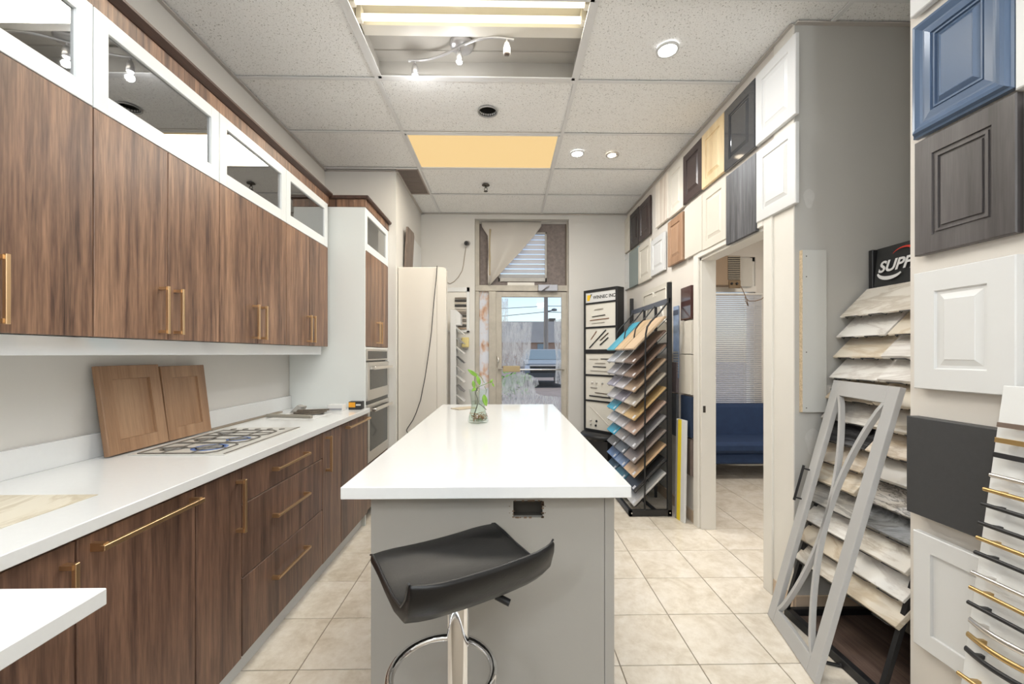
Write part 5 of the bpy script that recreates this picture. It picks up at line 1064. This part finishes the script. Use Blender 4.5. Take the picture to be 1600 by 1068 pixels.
# tilted tile samples in pairs
def stone(name, c, v, sc=6, rough=.25):
    return paper_marble('stone_' + name, srgb(*c), srgb(*v), sc)
STN = [stone('ivory', (228, 222, 212), (200, 190, 176)), stone('cream', (226, 216, 200), (206, 190, 166)), stone('white', (236, 233, 228), (212, 206, 200)), stone('fog', (206, 202, 196), (180, 174, 168)), stone('black', (42, 42, 44), (92, 92, 94), 8), stone('beige', (214, 202, 184), (190, 172, 148)), stone('grey', (150, 147, 142), (190, 186, 180), 9), stone('speck', (196, 190, 182), (96, 90, 84), 40), stone('slate', (92, 94, 96), (132, 134, 136), 10), stone('warm', (220, 208, 192), (196, 178, 154))]
SNAME = ['ivory', 'cream', 'white', 'pale grey', 'black', 'beige', 'grey', 'speckled', 'slate grey', 'warm beige']
rows = [(1320.6, 494.8), (1314, 526.6), (1308.6, 558.5), (1303.7, 589), (1295.5, 618), (1290, 652), (1286, 684), (1270.7, 742)]
seqF = [0, 2, 1, 2, 5, 3, 4, 9, 1, 6, 2, 5, 0]; seqN = [0, 1, 2, 2, 1, 0, 9, 3, 7, 8, 0, 2, 1]
ORD2 = ['topmost row', 'second row from the top', 'third row from the top', 'fourth row from the top', 'fifth row from the top', 'sixth row from the top', 'middle row', 'sixth row from the floor', 'fifth row from the floor', 'fourth row from the floor', 'third row from the floor', 'second row from the floor', 'lowest row']
TA = R(45)
for r in range(13):
    TL = .20 + .008 * r; X_ = 1.705 - .019 * r; Z_ = 1.501 - .1015 * r
    for side in (0, 1):
        if r == 0 and side == 1: continue
        y0, y1 = (ry0 + .275, ry1 - .005) if side == 0 else (ry0 - .0, ry0 + .265)
        if r == 0: y0 = ry0
        k_ = seqF[r] if side == 0 else seqN[r]; th = random.choice((.010, .012, .02))
        if r == 12 and side == 1: th = .022
        M_ = Matrix.Translation((X_ + random.uniform(-.004, .004), (y0 + y1) / 2, Z_)) @ Matrix.Rotation(-TA, 4, 'Y')
        o = link('tile_sample', MB().box(0, TL - (.02 if side else 0), -(y1 - y0) / 2, (y1 - y0) / 2, 0, th, .0015).mesh('tile_sample'), STN[k_], None, M_); o.matrix_world = M_
        tag(o, '%s tile sample, %s of the niche rack, %s side' % (SNAME[k_], ORD2[r], 'grey wall' if side == 0 else 'pier'), 'tile sample', 'tile samples in the niche rack')
    w_ = MB(); R_ = Matrix.Translation((X_, 0, Z_)) @ Matrix.Rotation(-TA, 4, 'Y')
    for (ya, yb_) in ((ry0 + .03, ry0 + .11), (ry0 + .15, ry0 + .23), (ry0 + .30, ry0 + .38), (ry0 + .43, ry0 + .51)):
        w_.tube([R_ @ Vector(q) for q in ((TL, ya, -.005), (.0, ya, -.005), (-.006, ya + .008, .010), (-.006, yb_ - .008, .010), (.0, yb_, -.005), (TL, yb_, -.005))], .0024, 5)
    w_.tube([R_ @ Vector((TL * .6, ry0, -.009)), R_ @ Vector((TL * .6, ry1, -.009))], .003, 5).build('wire_shelf', BLACKM, t, True)
MB().bar((1.42, ry1 - .012, .02), (NXs + .05, ry1 - .012, .02), .024, .04, bev=.002).build('base_rail', BLACKM, t, True); MB().bar((1.42, ry0 + .012, .02), (NXs + .05, ry0 + .012, .02), .024, .04, bev=.002).build('base_rail', BLACKM, t, True)
MB().bar((1.43, ry0, .02), (1.43, ry1, .02), .03, .04, bev=.002).build('base_rail', BLACKM, t, True)
MB().box(1.445, NXs + .04, ry0 + .03, ry1 - .03, .004, .012).build('base_tray', wood('tray_brown', srgb(70, 54, 48), srgb(96, 76, 68), srgb(118, 98, 88), .5, axis='Y'), t, True)
for y in (ry0 + .012, ry1 - .012): MB().bar((1.42, y, .04), (NXs + .0, y, 1.46), .018, .018).build('slanted_rail', BLACKM, t, True)

# leaning mullion door
LW, LH = .446, 1.224; tilt = math.asin(.297 / LH)
M_ = Matrix.Translation((1.303, 1.842, 0)) @ Matrix.Rotation(math.atan2(-.978, -.206), 4, 'Z') @ Matrix.Rotation(-tilt, 4, 'X')
t = thing('mullion_frame', 'grey open door frame with crossing curved mullions leaning on the tile rack', 'door frame', M=M_)
fs_ = .062; th = .022
for q in ((-LW / 2, -LW / 2 + fs_, 0, LH), (LW / 2 - fs_, LW / 2, 0, LH), (-LW / 2 + fs_, LW / 2 - fs_, 0, fs_ * 1.15), (-LW / 2 + fs_, LW / 2 - fs_, LH - fs_ * 1.15, LH)):
    MB().box(q[0], q[1], -th, 0, q[2], q[3], .0015).build('frame_member', GREYD, t)
def mull(fn, n_=26):
    vs = []; fs = []; ww = .017
    for k in range(n_ + 1):
        p_ = fn(k / n_); a_ = fn(max(0, k / n_ - .01)); b_ = fn(min(1, k / n_ + .01)); d = Vector((b_[0] - a_[0], b_[1] - a_[1])).normalized(); nx, nz = -d.y * ww / 2, d.x * ww / 2
        vs += [(p_[0] + nx, -th + .001, p_[1] + nz), (p_[0] - nx, -th + .001, p_[1] - nz), (p_[0] - nx, -.001, p_[1] - nz), (p_[0] + nx, -.001, p_[1] + nz)]
    for k in range(n_):
        for j in range(4): fs.append((4 * k + j, 4 * k + (j + 1) % 4, 4 * k + 4 + (j + 1) % 4, 4 * k + 4 + j))
    fs += [(0, 1, 2, 3), (4 * n_, 4 * n_ + 1, 4 * n_ + 2, 4 * n_ + 3)]
    return MB().add(vs, fs)
iw = LW / 2 - fs_ - .004; z0, z1 = fs_ * 1.1, LH - fs_ * 1.1
mull(lambda u: (-iw + iw * math.sin(math.pi * u) ** .8, z0 + (z1 - z0) * u)).build('curved_mullion', GREYD, t)
mull(lambda u: (iw - iw * math.sin(math.pi * u) ** .8, z0 + (z1 - z0) * u)).build('curved_mullion', GREYD, t)
hb = MB().tube([(-LW / 2 + .012, -th - .03, .60), (-LW / 2 + .012, -th - .03, .78)], .006, 8)
for z in (.615, .765): hb.tube([(-LW / 2 + .012, -th, z), (-LW / 2 + .012, -th - .03, z)], .004, 8)
hb.build('handle', BLACKM, t)
q = PX(1311, 1041, Z=0); t = thing('metal_bracket', 'small black metal bracket on the floor under the leaning frame', 'bracket', q + Vector((0, 0, .0)))
MB().bar(q + Vector((-.05, .02, .006)), q + Vector((.02, -.01, .006)), .014, .010, bev=.002).build('arm', BLACKM, t, True)
MB().bar(q + Vector((.0, .0, .010)), q + Vector((.03, -.012, .010)), .022, .018, bev=.004).build('end_block', BLACKM, t, True)

# ------------------------------------------------------------------ sample doors on the near pier
BLUE_D = painted('steel_blue_lacquer', srgb(84, 103, 130), .3, .03, 6)
CHARW = wood('charcoal_wood', srgb(58, 54, 54), srgb(76, 72, 72), srgb(96, 92, 92), .42, grain=.5)
WALG = 'sample doors on the near pier'
def pier_door(xl, xr, tl, bl_, label, m, style, th=.022, XF=1.45, fr=.06, w=None):
    a_ = PX(xl, tl, X=XF); b_ = PX(xl, bl_, X=XF); c_ = PX(xr, 500, X=XF); w = w or (a_.y - c_.y)
    return sample_door(label, door_matrix((XF + th, a_.y - w / 2, b_.z), R(-90)), w, a_.z - b_.z, m, style, th, fr, WALG)
pier_door(1422, 1579, 44, 219, 'steel blue sample door with thick moulding on the near pier', BLUE_D, 'thick', .03, 1.44, .075)
pier_door(1428, 1588, 225, 401, 'charcoal wood sample door with grooved frame under the blue one', CHARW, 'groove')
pier_door(1427, 1587, 428, 606, 'white raised-panel sample door in the middle of the near pier', WHITE_D, 'raised', .024, 1.448, .07)
pier_door(1416, 1560, 649, 797, 'plain charcoal slab sample door projecting below the white one', painted('charcoal_slab', srgb(66, 66, 67), .5, .05, 60, .15), 'slab', .045, 1.432, w=.31)
pier_door(1426, 1570, 826, 1002, 'white shaker sample door, lowest on the near pier', WHITE_D, 'shaker', .022, 1.45, .06, w=.32)
a_ = PX(1421, 29.5, X=1.45)
sample_door('white sample door above the blue one on the near pier', door_matrix((1.472, a_.y - .165, a_.z), R(-90)), .33, .40, WHITE_D, 'shaker', .022, group=WALG)
a_ = PX(1580, 143, X=1.44); sample_door('white sample door right of the blue one at the frame edge', door_matrix((1.472, a_.y - .17, a_.z), R(-90)), .33, .40, WHITE_D, 'shaker', .028, group=WALG)
a_ = PX(1592, 372, X=1.45); sample_door('grey-black sample door right of the charcoal wood one', door_matrix((1.472, a_.y - .175, a_.z), R(-90)), .33, .385, CHARW, 'slab', .016, group=WALG)
# board of handles leaning on the pier
tp_, bt = PX(1568, 603, X=1.415), Vector((1.225, 0, 0))
HB = 1.215; leanb = math.asin((1.425 - 1.25) / HB)
M_ = Matrix.Translation((1.25, tp_.y - .19, 0)) @ Matrix.Rotation(R(-90), 4, 'Z') @ Matrix.Rotation(-leanb, 4, 'X')
t = thing('handle_board', 'tall white board of assorted cabinet handles leaning on the near pier', 'display board', M=M_)
MB().box(-.19, .19, -.016, 0, 0, tp_.z / math.cos(leanb), .002).build('board', painted('board_white', srgb(222, 222, 220), .45, .01), t)
ROSE = mat('rose_nickel', srgb(170, 156, 148), .35, 1.)
hs = [(662, ROSE, 'f'), (685, GOLDD, 'f'), (707, BLACKM, 'f'), (738, NICKEL, 'r'), (761, GOLDD, 'r'), (783.6, BLACKM, 'r'), (812, BLACKM, 'a'), (834.5, GOLDD, 'a'), (856.7, BLACKM, 'a'), (887.5, NICKEL, 'r'), (910, GOLDD, 'r'), (932.5, BLACKM, 'r'), (958, NICKEL, 'b'), (980, GOLDD, 'b'), (1001.6, BLACKM, 'b'), (1039.5, GOLDD, 'r'), (1064, BLACKM, 'k')]
for (y, m, kd) in hs:
    z = PX(1560, y, Y=1.165).z / math.cos(leanb); x0 = -.19 + (.022 if y < 750 else .012)
    if kd == 'k': MB().lathe([(0, -.002), (.016, 0), (.018, .012), (.008, .016), (.008, .03), (0, .03)], (0, 0, 0), 14).build('sample_knob', m, t).matrix_local = Matrix.Translation((x0 + .02, -.044, z)) @ Matrix.Rotation(R(-90), 4, 'X'); continue
    b = MB(); o_ = -.042
    if kd == 'f': b.box(x0, x0 + .18, o_ - .004, o_ + .004, z - .007, z + .007, .001)
    elif kd == 'b': b.grid(lambda u, v: Vector((x0 + .18 * u, o_ + .012 - .022 * math.sin(math.pi * u) + (.006 * math.cos(2 * math.pi * v)), z + .008 * math.sin(2 * math.pi * v))), 16, 8)
    else: b.tube([(x0, o_, z), (x0 + .18, o_, z)], .006, 8)
    for dx in (.03, .15): b.bar((x0 + dx, o_, z), (x0 + dx, -.016, z), .010, .010)
    b.build('sample_handle', m, t)
